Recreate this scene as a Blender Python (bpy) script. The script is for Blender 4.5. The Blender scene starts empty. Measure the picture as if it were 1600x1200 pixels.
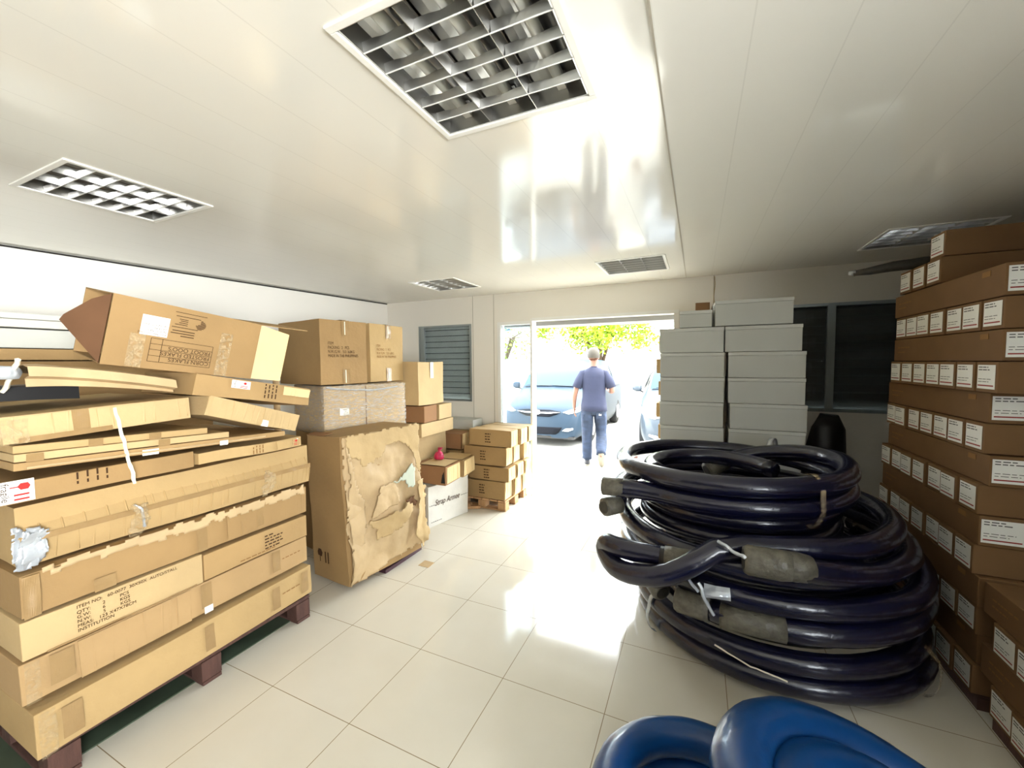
import bpy, bmesh, math, random
from mathutils import Vector, Matrix, Euler, noise
from mathutils.bvhtree import BVHTree
R_ = random.Random(7)
SC = bpy.context.scene
COL = SC.collection
# ------------------------------------------------------------------ camera
cam = bpy.data.cameras.new('camera'); camo = bpy.data.objects.new('camera', cam); COL.objects.link(camo)
cam.sensor_fit = 'HORIZONTAL'; cam.sensor_width = 36.0; cam.lens = 632.0/1600.0*36.0
cam.clip_start = 0.05; cam.clip_end = 200
# columns = camera right / up / back expressed in world axes
M = Matrix(((0.909, -0.015, 0.416), (0.416, 0.052, -0.908), (-0.008, 0.999, 0.053)))
q = M.to_quaternion(); q.normalize()
camo.rotation_mode = 'QUATERNION'; camo.rotation_quaternion = q; camo.location = (0, 0, 1.65)
SC.camera = camo
# ------------------------------------------------------------------ world, sun, exposure
w = bpy.data.worlds.new('world'); SC.world = w; w.use_nodes = True
bg = w.node_tree.nodes['Background']; bg.inputs[0].default_value = (0.90, 0.96, 1.0, 1); bg.inputs[1].default_value = 14.0
sun = bpy.data.lights.new('sun', 'SUN'); sun.energy = 9; sun.angle = 0.02; sun.color = (1, 0.93, 0.80)
suno = bpy.data.objects.new('sun', sun); COL.objects.link(suno); suno.rotation_euler = Vector((-.45, -.25, -.86)).to_track_quat('-Z', 'Y').to_euler(); suno.location = (3, 8, 9)
def area(name, loc, rot, sx, sy, energy, color=(1, 1, 1), portal=False):
    l = bpy.data.lights.new(name, 'AREA'); l.shape = 'RECTANGLE'; l.size = sx; l.size_y = sy; l.energy = energy; l.color = color
    if portal: l.cycles.is_portal = True
    o = bpy.data.objects.new(name, l); COL.objects.link(o); o.location = loc; o.rotation_euler = rot; return o
area('doorway_portal', (-1.2, 4.74, 1.08), (math.radians(-90), 0, 0), 2.2, 2.1, 1, portal=True)
sd = area('added_side_fill', (2.30, -1.3, 1.55), (0, 0, 0), 1.5, 1.1, 64, (1, 0.985, 0.94)); sd.data.spread = math.radians(80)  # lamp added at an invented side opening to brighten the left pile
sd.rotation_euler = (Vector((-3.3, 0.7, 2.2))-sd.location).to_track_quat('-Z', 'Y').to_euler()
SC.view_settings.view_transform = 'Standard'; SC.view_settings.look = 'None'
SC.view_settings.exposure = 0.45; SC.view_settings.gamma = 1.0; SC.view_settings.use_curve_mapping = False
SC.cycles.max_bounces = 10; SC.cycles.diffuse_bounces = 6; SC.cycles.glossy_bounces = 4
SC.cycles.transparent_max_bounces = 12; SC.cycles.caustics_reflective = False; SC.cycles.caustics_refractive = False
SC.cycles.sample_clamp_indirect = 6

# ------------------------------------------------------------------ materials
def srgb(r, g, b):
    f = lambda c: (c/255/12.92) if c/255 <= 0.04045 else ((c/255+0.055)/1.055)**2.4
    return (f(r), f(g), f(b), 1)
def mk(name, col, rough=0.5, metal=0.0, var=0.0, vscale=6.0, bump=0.0, bscale=40.0, stretch=(1, 1, 1), coat=0.0, spec=0.5, alpha=1.0, col2=None, trans=0.0):
    m = bpy.data.materials.new(name); m.use_nodes = True
    nt = m.node_tree; N = nt.nodes; L = nt.links; b = N['Principled BSDF']
    c = srgb(*col)
    b.inputs['Base Color'].default_value = c; b.inputs['Roughness'].default_value = rough; b.inputs['Metallic'].default_value = metal
    b.inputs['Specular IOR Level'].default_value = spec; b.inputs['Coat Weight'].default_value = coat; b.inputs['Coat Roughness'].default_value = 0.08
    b.inputs['Alpha'].default_value = alpha; b.inputs['Transmission Weight'].default_value = trans
    tc = N.new('ShaderNodeTexCoord'); mp = N.new('ShaderNodeMapping'); mp.inputs['Scale'].default_value = stretch; L.new(tc.outputs['Object'], mp.inputs['Vector'])
    if var > 0:
        n = N.new('ShaderNodeTexNoise'); n.inputs['Scale'].default_value = vscale; n.inputs['Detail'].default_value = 6; L.new(mp.outputs[0], n.inputs['Vector'])
        r = N.new('ShaderNodeValToRGB'); r.color_ramp.elements[0].position = 0.3; r.color_ramp.elements[1].position = 0.72
        d = srgb(*col2) if col2 else tuple(x*(1-var) for x in c[:3])+(1,)
        r.color_ramp.elements[0].color = d; r.color_ramp.elements[1].color = c
        L.new(n.outputs['Fac'], r.inputs['Fac']); L.new(r.outputs['Color'], b.inputs['Base Color'])
    if bump > 0:
        n2 = N.new('ShaderNodeTexNoise'); n2.inputs['Scale'].default_value = bscale; n2.inputs['Detail'].default_value = 4; L.new(mp.outputs[0], n2.inputs['Vector'])
        bp = N.new('ShaderNodeBump'); bp.inputs['Strength'].default_value = bump; bp.inputs['Distance'].default_value = 0.01
        L.new(n2.outputs['Fac'], bp.inputs['Height']); L.new(bp.outputs[0], b.inputs['Normal'])
    return m
def film(name, tint, op=0.25, rough=0.12, bscale=30, stretch=(1, 1, 1)):
    """thin wrinkled stretch film: mostly clear, with glossy creases"""
    m = bpy.data.materials.new(name); m.use_nodes = True; nt = m.node_tree; N = nt.nodes; L = nt.links
    b = N['Principled BSDF']; b.inputs['Base Color'].default_value = srgb(*tint); b.inputs['Roughness'].default_value = rough
    out = N['Material Output']; tr = N.new('ShaderNodeBsdfTransparent'); mix = N.new('ShaderNodeMixShader')
    tc = N.new('ShaderNodeTexCoord'); mp = N.new('ShaderNodeMapping'); mp.inputs['Scale'].default_value = stretch; L.new(tc.outputs['Object'], mp.inputs[0])
    n = N.new('ShaderNodeTexNoise'); n.inputs['Scale'].default_value = bscale; n.inputs['Detail'].default_value = 3; n.inputs['Distortion'].default_value = 1.5; L.new(mp.outputs[0], n.inputs['Vector'])
    bp = N.new('ShaderNodeBump'); bp.inputs['Strength'].default_value = 0.9; bp.inputs['Distance'].default_value = 0.02; L.new(n.outputs['Fac'], bp.inputs['Height']); L.new(bp.outputs[0], b.inputs['Normal'])
    ma = N.new('ShaderNodeMath'); ma.operation = 'MULTIPLY_ADD'; ma.inputs[1].default_value = 1.2; ma.inputs[2].default_value = op-0.6; ma.use_clamp = True; L.new(n.outputs['Fac'], ma.inputs[0])
    L.new(ma.outputs[0], mix.inputs[0]); L.new(tr.outputs[0], mix.inputs[1]); L.new(b.outputs[0], mix.inputs[2]); L.new(mix.outputs[0], out.inputs['Surface'])
    return m
def glass(name, tint=(235, 245, 245), op=0.12):
    m = bpy.data.materials.new(name); m.use_nodes = True; nt = m.node_tree; N = nt.nodes; L = nt.links
    out = N['Material Output']; tr = N.new('ShaderNodeBsdfTransparent'); tr.inputs[0].default_value = srgb(*tint); gl = N.new('ShaderNodeBsdfGlossy'); gl.inputs['Roughness'].default_value = 0.02
    lw = N.new('ShaderNodeLayerWeight'); lw.inputs[0].default_value = 0.25; mx = N.new('ShaderNodeMixShader'); df = N.new('ShaderNodeBsdfDiffuse'); df.inputs[0].default_value = (0.9, 0.95, 1, 1); m2 = N.new('ShaderNodeMixShader'); m2.inputs[0].default_value = op
    L.new(tr.outputs[0], m2.inputs[1]); L.new(df.outputs[0], m2.inputs[2])
    L.new(lw.outputs['Fresnel'], mx.inputs[0]); L.new(m2.outputs[0], mx.inputs[1]); L.new(gl.outputs[0], mx.inputs[2]); L.new(mx.outputs[0], out.inputs['Surface'])
    return m
CB = [mk('cardboard_%d' % i, c, 0.75, var=0.16, vscale=3.5, bump=0.25, bscale=34, spec=0.25) for i, c in enumerate([(184, 156, 110), (172, 142, 98), (194, 168, 124), (162, 132, 90), (178, 148, 106)])]
M_ = dict(
    kraft=mk('kraft_paper', (198, 172, 132), 0.6, var=0.2, vscale=5, bump=0.5, bscale=14, spec=0.35),
    inside=mk('cardboard_inside', (108, 78, 56), 0.85, var=0.2, vscale=8, spec=0.15),
    edge=mk('cardboard_edge', (226, 200, 152), 0.8, var=0.1, spec=0.2),
    redbrown=mk('cardboard_red_brown', (150, 112, 78), 0.75, var=0.14, vscale=4, bump=0.08, spec=0.2),
    tape=mk('brown_packing_tape', (158, 130, 90), 0.25, var=0.15, vscale=12, bump=0.25, bscale=25, spec=0.6),
    clear=film('clear_tape_film', (214, 192, 152), 0.22, 0.15, 35),
    wrap=film('stretch_wrap', (232, 228, 220), 0.3, 0.15, 16, (1, 1, 5)),
    strap=mk('white_plastic_strap', (236, 228, 205), 0.35, spec=0.6),
    ink=mk('brown_black_ink', (70, 50, 34), 0.8, spec=0.1),
    inkfaint=mk('faded_ink', (138, 104, 66), 0.8, spec=0.1),
    red=mk('red_print', (190, 32, 28), 0.6), 
    paper=mk('white_label_paper', (236, 236, 230), 0.55, var=0.05),
    inkgrey=mk('grey_label_print', (96, 96, 92), 0.7), inkred=mk('label_red_stripe', (150, 50, 40), 0.7),
    greybox=mk('pale_grey_carton', (196, 198, 192), 0.6, var=0.05, vscale=3), greylid=mk('pale_grey_carton_lid', (206, 208, 202), 0.55, var=0.04),
    whitebox=mk('dusty_white_carton', (214, 212, 204), 0.7, var=0.14, vscale=7, bump=0.1),
    wall=mk('painted_wall', (238, 234, 225), 0.6, var=0.03, vscale=2, bump=0.03, bscale=80),
    walldark=mk('dimmed_unseen_wall', (88, 84, 78), 0.7, var=0.05), wallw=mk('white_painted_wall', (242, 241, 236), 0.6, var=0.02, vscale=2),  # walldark: unseen walls made dark to cut bounced light
    groove=mk('panel_joint', (170, 164, 150), 0.8), cable=mk('beige_wire', (190, 170, 130), 0.6),
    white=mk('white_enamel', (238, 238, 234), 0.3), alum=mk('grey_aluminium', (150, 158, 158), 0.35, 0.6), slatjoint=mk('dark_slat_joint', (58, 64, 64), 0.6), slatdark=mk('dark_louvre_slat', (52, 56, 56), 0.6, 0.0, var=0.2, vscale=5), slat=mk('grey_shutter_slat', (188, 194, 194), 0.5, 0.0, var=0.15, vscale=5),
    mirror=mk('polished_reflector', (196, 196, 194), 0.28, 1.0), tube=mk('fluorescent_tube', (222, 224, 218), 0.3, spec=0.6), black=mk('black_plastic', (22, 22, 24), 0.4),
    hose=mk('dark_blue_hose', (14, 16, 46), 0.27, var=0.35, vscale=5, bump=0.35, bscale=22, spec=0.6, coat=0.3),
    hosec=mk('bright_blue_hose', (8, 66, 128), 0.3, var=0.3, vscale=4, bump=0.25, bscale=14, spec=0.6, coat=0.3),
    fit=mk('wrapped_hose_fitting', (112, 108, 96), 0.4, var=0.5, vscale=30, bump=0.6, bscale=50), fitdark=mk('fitting_bore', (60, 58, 52), 0.5, var=0.4, vscale=40),
    foil=mk('silver_white_film', (205, 212, 220), 0.22, 0.35, var=0.3, vscale=16, bump=0.6, bscale=24),
    wood=mk('dark_pallet_wood', (92, 62, 54), 0.8, var=0.4, vscale=6, stretch=(1, 8, 1), bump=0.3), woodl=mk('light_pallet_wood', (190, 148, 104), 0.75, var=0.3, vscale=5, stretch=(8, 1, 1), bump=0.2),
    mat=mk('green_floor_sheet', (74, 88, 72), 0.5, var=0.4, vscale=6),
    inner=mk('pale_inner_lining', (190, 198, 180), 0.45, var=0.12), purple=mk('dark_purple_plastic', (66, 38, 48), 0.5),
    pink=mk('magenta_net', (205, 40, 90), 0.35, var=0.4, vscale=30, bump=0.8, bscale=60),
    skin=mk('skin', (118, 82, 66), 0.55, var=0.08), hair=mk('short_dark_hair', (44, 38, 27), 0.8, bump=0.5, bscale=120), shirt=mk('navy_tee_shirt', (27, 32, 56), 0.85, var=0.2, vscale=7, bump=0.35, bscale=14),
    jeans=mk('blue_denim', (34, 48, 72), 0.85, var=0.55, vscale=9, bump=0.6, bscale=18, stretch=(1, 1, 2.2)), shoe=mk('black_sneaker', (38, 38, 44), 0.6), sole=mk('cream_rubber_sole', (128, 120, 104), 0.6), patch=mk('white_pocket_patch', (150, 150, 150), 0.7),
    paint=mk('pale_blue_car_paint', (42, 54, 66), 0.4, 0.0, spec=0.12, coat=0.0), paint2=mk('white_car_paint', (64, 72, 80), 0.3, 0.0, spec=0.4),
    wscreen=mk('tinted_windscreen', (46, 64, 76), 0.15, 0.0, spec=0.12, coat=0.0), chrome=mk('chrome', (225, 228, 232), 0.08, 1.0), lamp=mk('headlamp_lens', (215, 220, 225), 0.08, 0.2, var=0.3, vscale=14, coat=1), grille=mk('dark_grille', (14, 16, 22), 0.6, spec=0.1), tyre=mk('tyre_rubber', (28, 28, 30), 0.8), plate=mk('number_plate', (190, 192, 188), 0.5),
    pave=mk('concrete_paving', (170, 168, 160), 0.8, var=0.1, vscale=1.5), bark=mk('bark', (90, 70, 50), 0.9, var=0.3, bump=0.5), leaf=mk('yellow_green_leaves', (140, 168, 22), 0.5, var=0.35, vscale=1.2),
    facade=mk('pale_facade', (214, 210, 202), 0.8, var=0.04), slab=mk('canopy_concrete', (150, 150, 150), 0.8, var=0.1), dirt=mk('floor_dirt', (120, 105, 80), 0.8), dark=mk('dark_void', (30, 28, 26), 0.9),
)
def floor_mat():
    m = bpy.data.materials.new('polished_cream_tiles'); m.use_nodes = True; nt = m.node_tree; N = nt.nodes; L = nt.links; b = N['Principled BSDF']
    tc = N.new('ShaderNodeTexCoord'); sx = N.new('ShaderNodeSeparateXYZ'); L.new(tc.outputs['Object'], sx.inputs[0])
    def joint(sock, off):
        a = N.new('ShaderNodeMath'); a.operation = 'SUBTRACT'; L.new(sock, a.inputs[0]); a.inputs[1].default_value = off
        d = N.new('ShaderNodeMath'); d.operation = 'DIVIDE'; L.new(a.outputs[0], d.inputs[0]); d.inputs[1].default_value = 0.5285
        f = N.new('ShaderNodeMath'); f.operation = 'FLOORED_MODULO'; L.new(d.outputs[0], f.inputs[0]); f.inputs[1].default_value = 1.0
        g = N.new('ShaderNodeMath'); g.operation = 'LESS_THAN'; L.new(f.outputs[0], g.inputs[0]); g.inputs[1].default_value = 0.0066
        return g.outputs[0]
    mx = N.new('ShaderNodeMath'); mx.operation = 'MAXIMUM'; L.new(joint(sx.outputs[0], -0.374), mx.inputs[0]); L.new(joint(sx.outputs[1], 1.292), mx.inputs[1])
    n = N.new('ShaderNodeTexNoise'); n.inputs['Scale'].default_value = 2.5; n.inputs['Detail'].default_value = 6; L.new(tc.outputs['Object'], n.inputs['Vector'])
    r = N.new('ShaderNodeValToRGB'); r.color_ramp.elements[0].color = srgb(204, 198, 182); r.color_ramp.elements[1].color = srgb(218, 214, 202); L.new(n.outputs['Fac'], r.inputs[0])
    c = N.new('ShaderNodeMix'); c.data_type = 'RGBA'; L.new(mx.outputs[0], c.inputs[0]); L.new(r.outputs[0], c.inputs[6]); c.inputs[7].default_value = srgb(140, 124, 98); L.new(c.outputs[2], b.inputs['Base Color'])
    rr = N.new('ShaderNodeMapRange'); rr.inputs[3].default_value = 0.04; rr.inputs[4].default_value = 0.14; L.new(n.outputs['Fac'], rr.inputs[0]); L.new(rr.outputs[0], b.inputs['Roughness'])
    b.inputs['Specular IOR Level'].default_value = 0.42
    n3 = N.new('ShaderNodeTexNoise'); n3.inputs['Scale'].default_value = 1.3; L.new(tc.outputs['Object'], n3.inputs['Vector'])
    bp = N.new('ShaderNodeBump'); bp.inputs['Strength'].default_value = 0.25; bp.inputs['Distance'].default_value = 0.003; L.new(n3.outputs['Fac'], bp.inputs['Height']); L.new(bp.outputs[0], b.inputs['Normal'])
    return m
def ceil_mat():
    m = bpy.data.materials.new('glossy_ceiling_panels'); m.use_nodes = True; nt = m.node_tree; N = nt.nodes; L = nt.links; b = N['Principled BSDF']
    tc = N.new('ShaderNodeTexCoord'); sx = N.new('ShaderNodeSeparateXYZ'); L.new(tc.outputs['Object'], sx.inputs[0])
    d = N.new('ShaderNodeMath'); d.operation = 'MULTIPLY_ADD'; L.new(sx.outputs[0], d.inputs[0]); d.inputs[1].default_value = 1/0.2325; d.inputs[2].default_value = 0.117/0.2325
    f = N.new('ShaderNodeMath'); f.operation = 'FLOORED_MODULO'; L.new(d.outputs[0], f.inputs[0]); f.inputs[1].default_value = 1
    g = N.new('ShaderNodeMath'); g.operation = 'LESS_THAN'; L.new(f.outputs[0], g.inputs[0]); g.inputs[1].default_value = 0.018
    c = N.new('ShaderNodeMix'); c.data_type = 'RGBA'; L.new(g.outputs[0], c.inputs[0]); c.inputs[6].default_value = srgb(232, 231, 224); c.inputs[7].default_value = srgb(222, 221, 214); L.new(c.outputs[2], b.inputs['Base Color'])
    n = N.new('ShaderNodeTexNoise'); n.inputs['Scale'].default_value = 3; n.inputs['Detail'].default_value = 8; L.new(tc.outputs['Object'], n.inputs['Vector'])
    rr = N.new('ShaderNodeMapRange'); rr.inputs[3].default_value = 0.02; rr.inputs[4].default_value = 0.2; L.new(n.outputs['Fac'], rr.inputs[0]); L.new(rr.outputs[0], b.inputs['Roughness']); b.inputs['Specular IOR Level'].default_value = 0.9
    n3 = N.new('ShaderNodeTexNoise'); n3.inputs['Scale'].default_value = 2.0; n3.inputs['Detail'].default_value = 3; L.new(tc.outputs['Object'], n3.inputs['Vector'])
    bp = N.new('ShaderNodeBump'); bp.inputs['Strength'].default_value = 0.12; bp.inputs['Distance'].default_value = 0.01; L.new(n3.outputs['Fac'], bp.inputs['Height']); L.new(bp.outputs[0], b.inputs['Normal'])
    return m

# ------------------------------------------------------------------ builders
class MB:
    def __init__(s): s.bm = bmesh.new()
    def box(s, x0, x1, y0, y1, z0, z1):
        v = [s.bm.verts.new(p) for p in ((x0, y0, z0), (x1, y0, z0), (x1, y1, z0), (x0, y1, z0), (x0, y0, z1), (x1, y0, z1), (x1, y1, z1), (x0, y1, z1))]
        for f in ((3, 2, 1, 0), (4, 5, 6, 7), (0, 1, 5, 4), (1, 2, 6, 5), (2, 3, 7, 6), (3, 0, 4, 7)): s.bm.faces.new([v[i] for i in f])
        return s
    def obox(s, c, d, rot=(0, 0, 0)):
        r = Euler(rot).to_matrix(); k = [Vector(c)+r@Vector((a*d[0]/2, b*d[1]/2, e*d[2]/2)) for e in (-1, 1) for (a, b) in ((-1, -1), (1, -1), (1, 1), (-1, 1))]
        v = [s.bm.verts.new(p) for p in k]
        for f in ((3, 2, 1, 0), (4, 5, 6, 7), (0, 1, 5, 4), (1, 2, 6, 5), (2, 3, 7, 6), (3, 0, 4, 7)): s.bm.faces.new([v[i] for i in f])
        return s
    def dbox(s, d, cuts=6, dent=0.003, seed=0, freq=3.0, c=(0, 0, 0), sag=0.0):
        """dented box: bottom at z=c.z, subdivided and pushed about by noise"""
        t = bmesh.new(); bmesh.ops.create_cube(t, size=1); bmesh.ops.subdivide_edges(t, edges=t.edges[:], cuts=cuts, use_grid_fill=True)
        for v in t.verts:
            p = Vector((v.co.x*d[0], v.co.y*d[1], (v.co.z+0.5)*d[2]))
            n = noise.noise_vector(p*freq+Vector((seed*3.1, seed*1.7, seed)))
            p += n*dent
            if sag: p.z -= sag*(1-abs(2*v.co.y))*(v.co.z+0.5)
            v.co = p+Vector(c)
        me = bpy.data.meshes.new('t'); t.to_mesh(me); t.free(); s.bm.from_mesh(me); bpy.data.meshes.remove(me); return s
    def tube(s, pts, r, seg=12, cap=True, wob=0.0, seed=0):
        pts = [Vector(p) for p in pts]; n = len(pts); rr = r if isinstance(r, (list, tuple)) else [r]*n
        rings = []; up = None
        for i, p in enumerate(pts):
            t = (pts[min(i+1, n-1)]-pts[max(i-1, 0)]).normalized()
            if up is None: up = Vector((0, 0, 1)) if abs(t.z) < 0.9 else Vector((1, 0, 0))
            a = t.cross(up)
            if a.length < 1e-6: a = t.cross(Vector((1, 0, 0)))
            a.normalize(); b = a.cross(t).normalized(); up = b
            ring = []
            for k in range(seg):
                th = 2*math.pi*k/seg; o = a*math.cos(th)+b*math.sin(th); rad = rr[i]
                if wob: rad *= 1+wob*noise.noise((p+o*0.3)*9+Vector((seed, 0, 0)))
                ring.append(s.bm.verts.new(p+o*rad))
            rings.append(ring)
        for i in range(n-1):
            for k in range(seg): s.bm.faces.new((rings[i][k], rings[i+1][k], rings[i+1][(k+1) % seg], rings[i][(k+1) % seg]))
        if cap: s.bm.faces.new(rings[0]); s.bm.faces.new(rings[-1][::-1])
        return s
    def loft(s, secs, seg=20, cap=True, pw=2.0, nz=0, seed=0):
        """secs: (centre, rx, ry) horizontal-ish ellipses, optional 4th Euler"""
        rings = []
        for sec in secs:
            c = Vector(sec[0]); m = Euler(sec[3]).to_matrix() if len(sec) > 3 else Matrix.Identity(3)
            ring = []
            for k in range(seg):
                th = 2*math.pi*k/seg; cx, sy = math.cos(th), math.sin(th)
                x = math.copysign(abs(cx)**(2/pw), cx)*sec[1]; y = math.copysign(abs(sy)**(2/pw), sy)*sec[2]
                p = c+m@Vector((x, y, 0))
                if nz: p += noise.noise_vector(p*8+Vector((seed, 0, 0)))*nz
                ring.append(s.bm.verts.new(p))
            rings.append(ring)
        for i in range(len(rings)-1):
            for k in range(seg): s.bm.faces.new((rings[i][k], rings[i][(k+1) % seg], rings[i+1][(k+1) % seg], rings[i+1][k]))
        if cap: s.bm.faces.new(rings[0][::-1]); s.bm.faces.new(rings[-1])
        return s
    def prism(s, poly, h, mat=None):
        """poly of 2-D points in XY extruded by h in Z, transformed by mat"""
        mat = mat or Matrix.Identity(4)
        a = [s.bm.verts.new(mat@Vector((x, y, 0))) for x, y in poly]; b = [s.bm.verts.new(mat@Vector((x, y, h))) for x, y in poly]; n = len(poly)
        s.bm.faces.new(a[::-1]); s.bm.faces.new(b)
        for i in range(n): s.bm.faces.new((a[i], a[(i+1) % n], b[(i+1) % n], b[i]))
        return s
    def build(s, name, mat, parent=None, smooth=False, bevel=0.0):
        bmesh.ops.recalc_face_normals(s.bm, faces=s.bm.faces[:])
        me = bpy.data.meshes.new(name); s.bm.to_mesh(me); s.bm.free(); me.materials.append(mat)
        if smooth: me.polygons.foreach_set('use_smooth', [True]*len(me.polygons))
        o = bpy.data.objects.new(name, me); COL.objects.link(o); o.parent = parent
        if bevel: b = o.modifiers.new('bevel', 'BEVEL'); b.width = bevel; b.segments = 2; b.limit_method = 'ANGLE'; b.angle_limit = 0.9
        return o
def tag(o, label, cat, group=None, kind=None):
    o['label'] = label; o['category'] = cat
    if group: o['group'] = group
    if kind: o['kind'] = kind
    return o
def thing(name, label, cat, loc, rot=(0, 0, 0), group=None):
    o = bpy.data.objects.new(name, None); COL.objects.link(o); o.empty_display_size = 0.1; o.location = loc; o.rotation_euler = rot
    return tag(o, label, cat, group)
def struct(name, mb, mat, bevel=0): o = mb.build(name, mat, None, bevel=bevel); o['kind'] = 'structure'; return o
def copy_tree(o, parent=None):
    c = o.copy(); COL.objects.link(c); c.parent = parent
    for ch in o.children: copy_tree(ch, c)
    return c
# faces of a box of size d whose local origin is the centre of its bottom
def frame(face, d, eps=0.002):
    dx, dy, dz = d
    if face == '+x': return Matrix(((0, 0, 1, dx/2+eps), (1, 0, 0, 0), (0, 1, 0, 0), (0, 0, 0, 1)))
    if face == '-y': return Matrix(((1, 0, 0, 0), (0, 0, -1, -dy/2-eps), (0, 1, 0, 0), (0, 0, 0, 1)))
    if face == '-x': return Matrix(((0, 0, -1, -dx/2-eps), (-1, 0, 0, 0), (0, 1, 0, 0), (0, 0, 0, 1)))
    if face == 'top': return Matrix(((1, 0, 0, 0), (0, 1, 0, 0), (0, 0, 1, dz+eps), (0, 0, 0, 1)))
def plate(parent, d, face, u0, u1, v0, v1, mat, name, th=0.0012, eps=0.002, crumple=0.0, n=1):
    F = frame(face, d, eps); m = MB()
    if crumple:
        nu, nv = n, max(2, n//2); top = [[None]*(nv+1) for _ in range(nu+1)]
        for i in range(nu+1):
            for j in range(nv+1):
                u = u0+(u1-u0)*i/nu; v = v0+(v1-v0)*j/nv
                p = F@Vector((u, v, th+crumple*(0.5+noise.noise(Vector((u*23, v*23, parent.location.x*7)))))); top[i][j] = m.bm.verts.new(p)
        for i in range(nu):
            for j in range(nv): m.bm.faces.new((top[i][j], top[i+1][j], top[i+1][j+1], top[i][j+1]))
    else: m.prism([(u0, v0), (u1, v0), (u1, v1), (u0, v1)], th, F)
    return m.build(name, M_[mat] if isinstance(mat, str) else mat, parent)
def text(parent, d, face, u, v, size, s, mat='ink', name='printed_text', rot=0.0, eps=0.0045, shear=0.0, align='LEFT'):
    c = bpy.data.curves.new(name, 'FONT'); c.body = s; c.size = size; c.extrude = 0.0002; c.shear = shear; c.align_x = align; c.space_line = 1.0; c.materials.append(M_[mat])
    tmp = bpy.data.objects.new('tmp', c); me = bpy.data.meshes.new_from_object(tmp); bpy.data.objects.remove(tmp)
    if not me.materials: me.materials.append(M_[mat])
    o = bpy.data.objects.new(name, me); COL.objects.link(o); o.parent = parent
    o.matrix_local = frame(face, d, eps)@Matrix.Translation((u, v, 0))@Matrix.Rotation(rot, 4, 'Z'); return o
def lines(parent, d, face, u0, v0, ws, dv, h, mat='inkfaint', name='printed_text', vertical=False, eps=0.0045):
    """rows of small word-like marks where the print is too small to read"""
    F = frame(face, d, eps); m = MB(); rr = random.Random(int(u0*1000)+len(ws))
    for k, wd in enumerate(ws):
        a = 0.0
        while a < wd:
            l = min(rr.uniform(0.010, 0.028), wd-a)
            if l > 0.003:
                if vertical: m.prism([(u0-k*dv-h, v0+a), (u0-k*dv, v0+a), (u0-k*dv, v0+a+l), (u0-k*dv-h, v0+a+l)], 0.0004, F)
                else: m.prism([(u0+a, v0-k*dv-h), (u0+a+l, v0-k*dv-h), (u0+a+l, v0-k*dv), (u0+a, v0-k*dv)], 0.0004, F)
            a += l+rr.uniform(0.004, 0.009)
    return m.build(name, M_[mat], parent)
def carton(label, loc, d, rot=(0, 0, 0), mat=0, dent=0.003, seed=1, group=None, name='cardboard_box', cat='box', sag=0, body=None, cuts=6):
    t = thing(name, label, cat, loc, rot, group)
    b = MB().dbox(d, cuts, dent, seed, sag=sag).build('body', CB[mat] if isinstance(mat, int) else M_[mat], t, bevel=0.003 if dent < 0.006 else 0)
    return t
def creased(parent, d, face, u0, u1, v0, v1, step, amp, mat, name='creased_strip', seed=0, tilt=0.0):
    """strip of buckled cardboard with upright fold ridges"""
    F = frame(face, d, 0.003); m = MB(); rr = random.Random(seed); us = [u0]; u = u0
    while u < u1-0.02: u = min(u+rr.uniform(0.5, 1.4)*step, u1); us.append(u)
    cols = []
    for i, u in enumerate(us):
        for du, a in ((-0.004, 0.0), (0, amp*rr.uniform(0.5, 1.3)), (0.004, 0.0)):
            if u+du < u0 or u+du > u1: continue
            ax = rr.uniform(-0.006, 0.006)
            cols.append([m.bm.verts.new(F@Vector((u+du+ax*k/3, v0+(v1-v0)*k/3, 0.002+a*(0.6+0.4*math.sin(k+u*9))+amp*0.4*noise.noise(Vector((u*5, k, seed)))+tilt*k/3))) for k in range(4)])
    for a, b in zip(cols, cols[1:]):
        for k in range(3): m.bm.faces.new((a[k], b[k], b[k+1], a[k+1]))
    o = m.build(name, mat if not isinstance(mat, str) else M_[mat], parent)
    s = o.modifiers.new('solid', 'SOLIDIFY'); s.thickness = 0.002; s.offset = 1
    return o
def fragile(parent, d, face, u, v, w, h, rotated=True):
    """white sticker with a red wine glass, two bars and the word"""
    p = plate(parent, d, face, u, u+w, v, v+h, 'paper', 'fragile_label', eps=0.005)
    F = frame(face, d, 0.0068); m = MB(); cx, cy = u+w*0.68, v+h*0.70; s = h*0.5
    m.prism([(cx-s*.1, cy-s*.3), (cx+s*.35, cy-s*.3), (cx+s*.5, cy), (cx+s*.35, cy+s*.3), (cx-s*.1, cy+s*.3), (cx-s*.3, cy)], 0.0005, F)
    m.prism([(cx-s*.75, cy-s*.05), (cx-s*.2, cy-s*.05), (cx-s*.2, cy+s*.05), (cx-s*.75, cy+s*.05)], 0.0005, F)
    for k in (0.10, 0.30): m.prism([(u+w*.45, v+h*k), (u+w*.85, v+h*k), (u+w*.85, v+h*(k+.08)), (u+w*.45, v+h*(k+.08))], 0.0005, F)
    m.build('fragile_symbol', M_['red'], p)
    t = text(p, d, face, u+w*.14, v+h*.92, h*.34, 'fragile', 'ink', rot=-math.pi/2, eps=0.0068)

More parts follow.
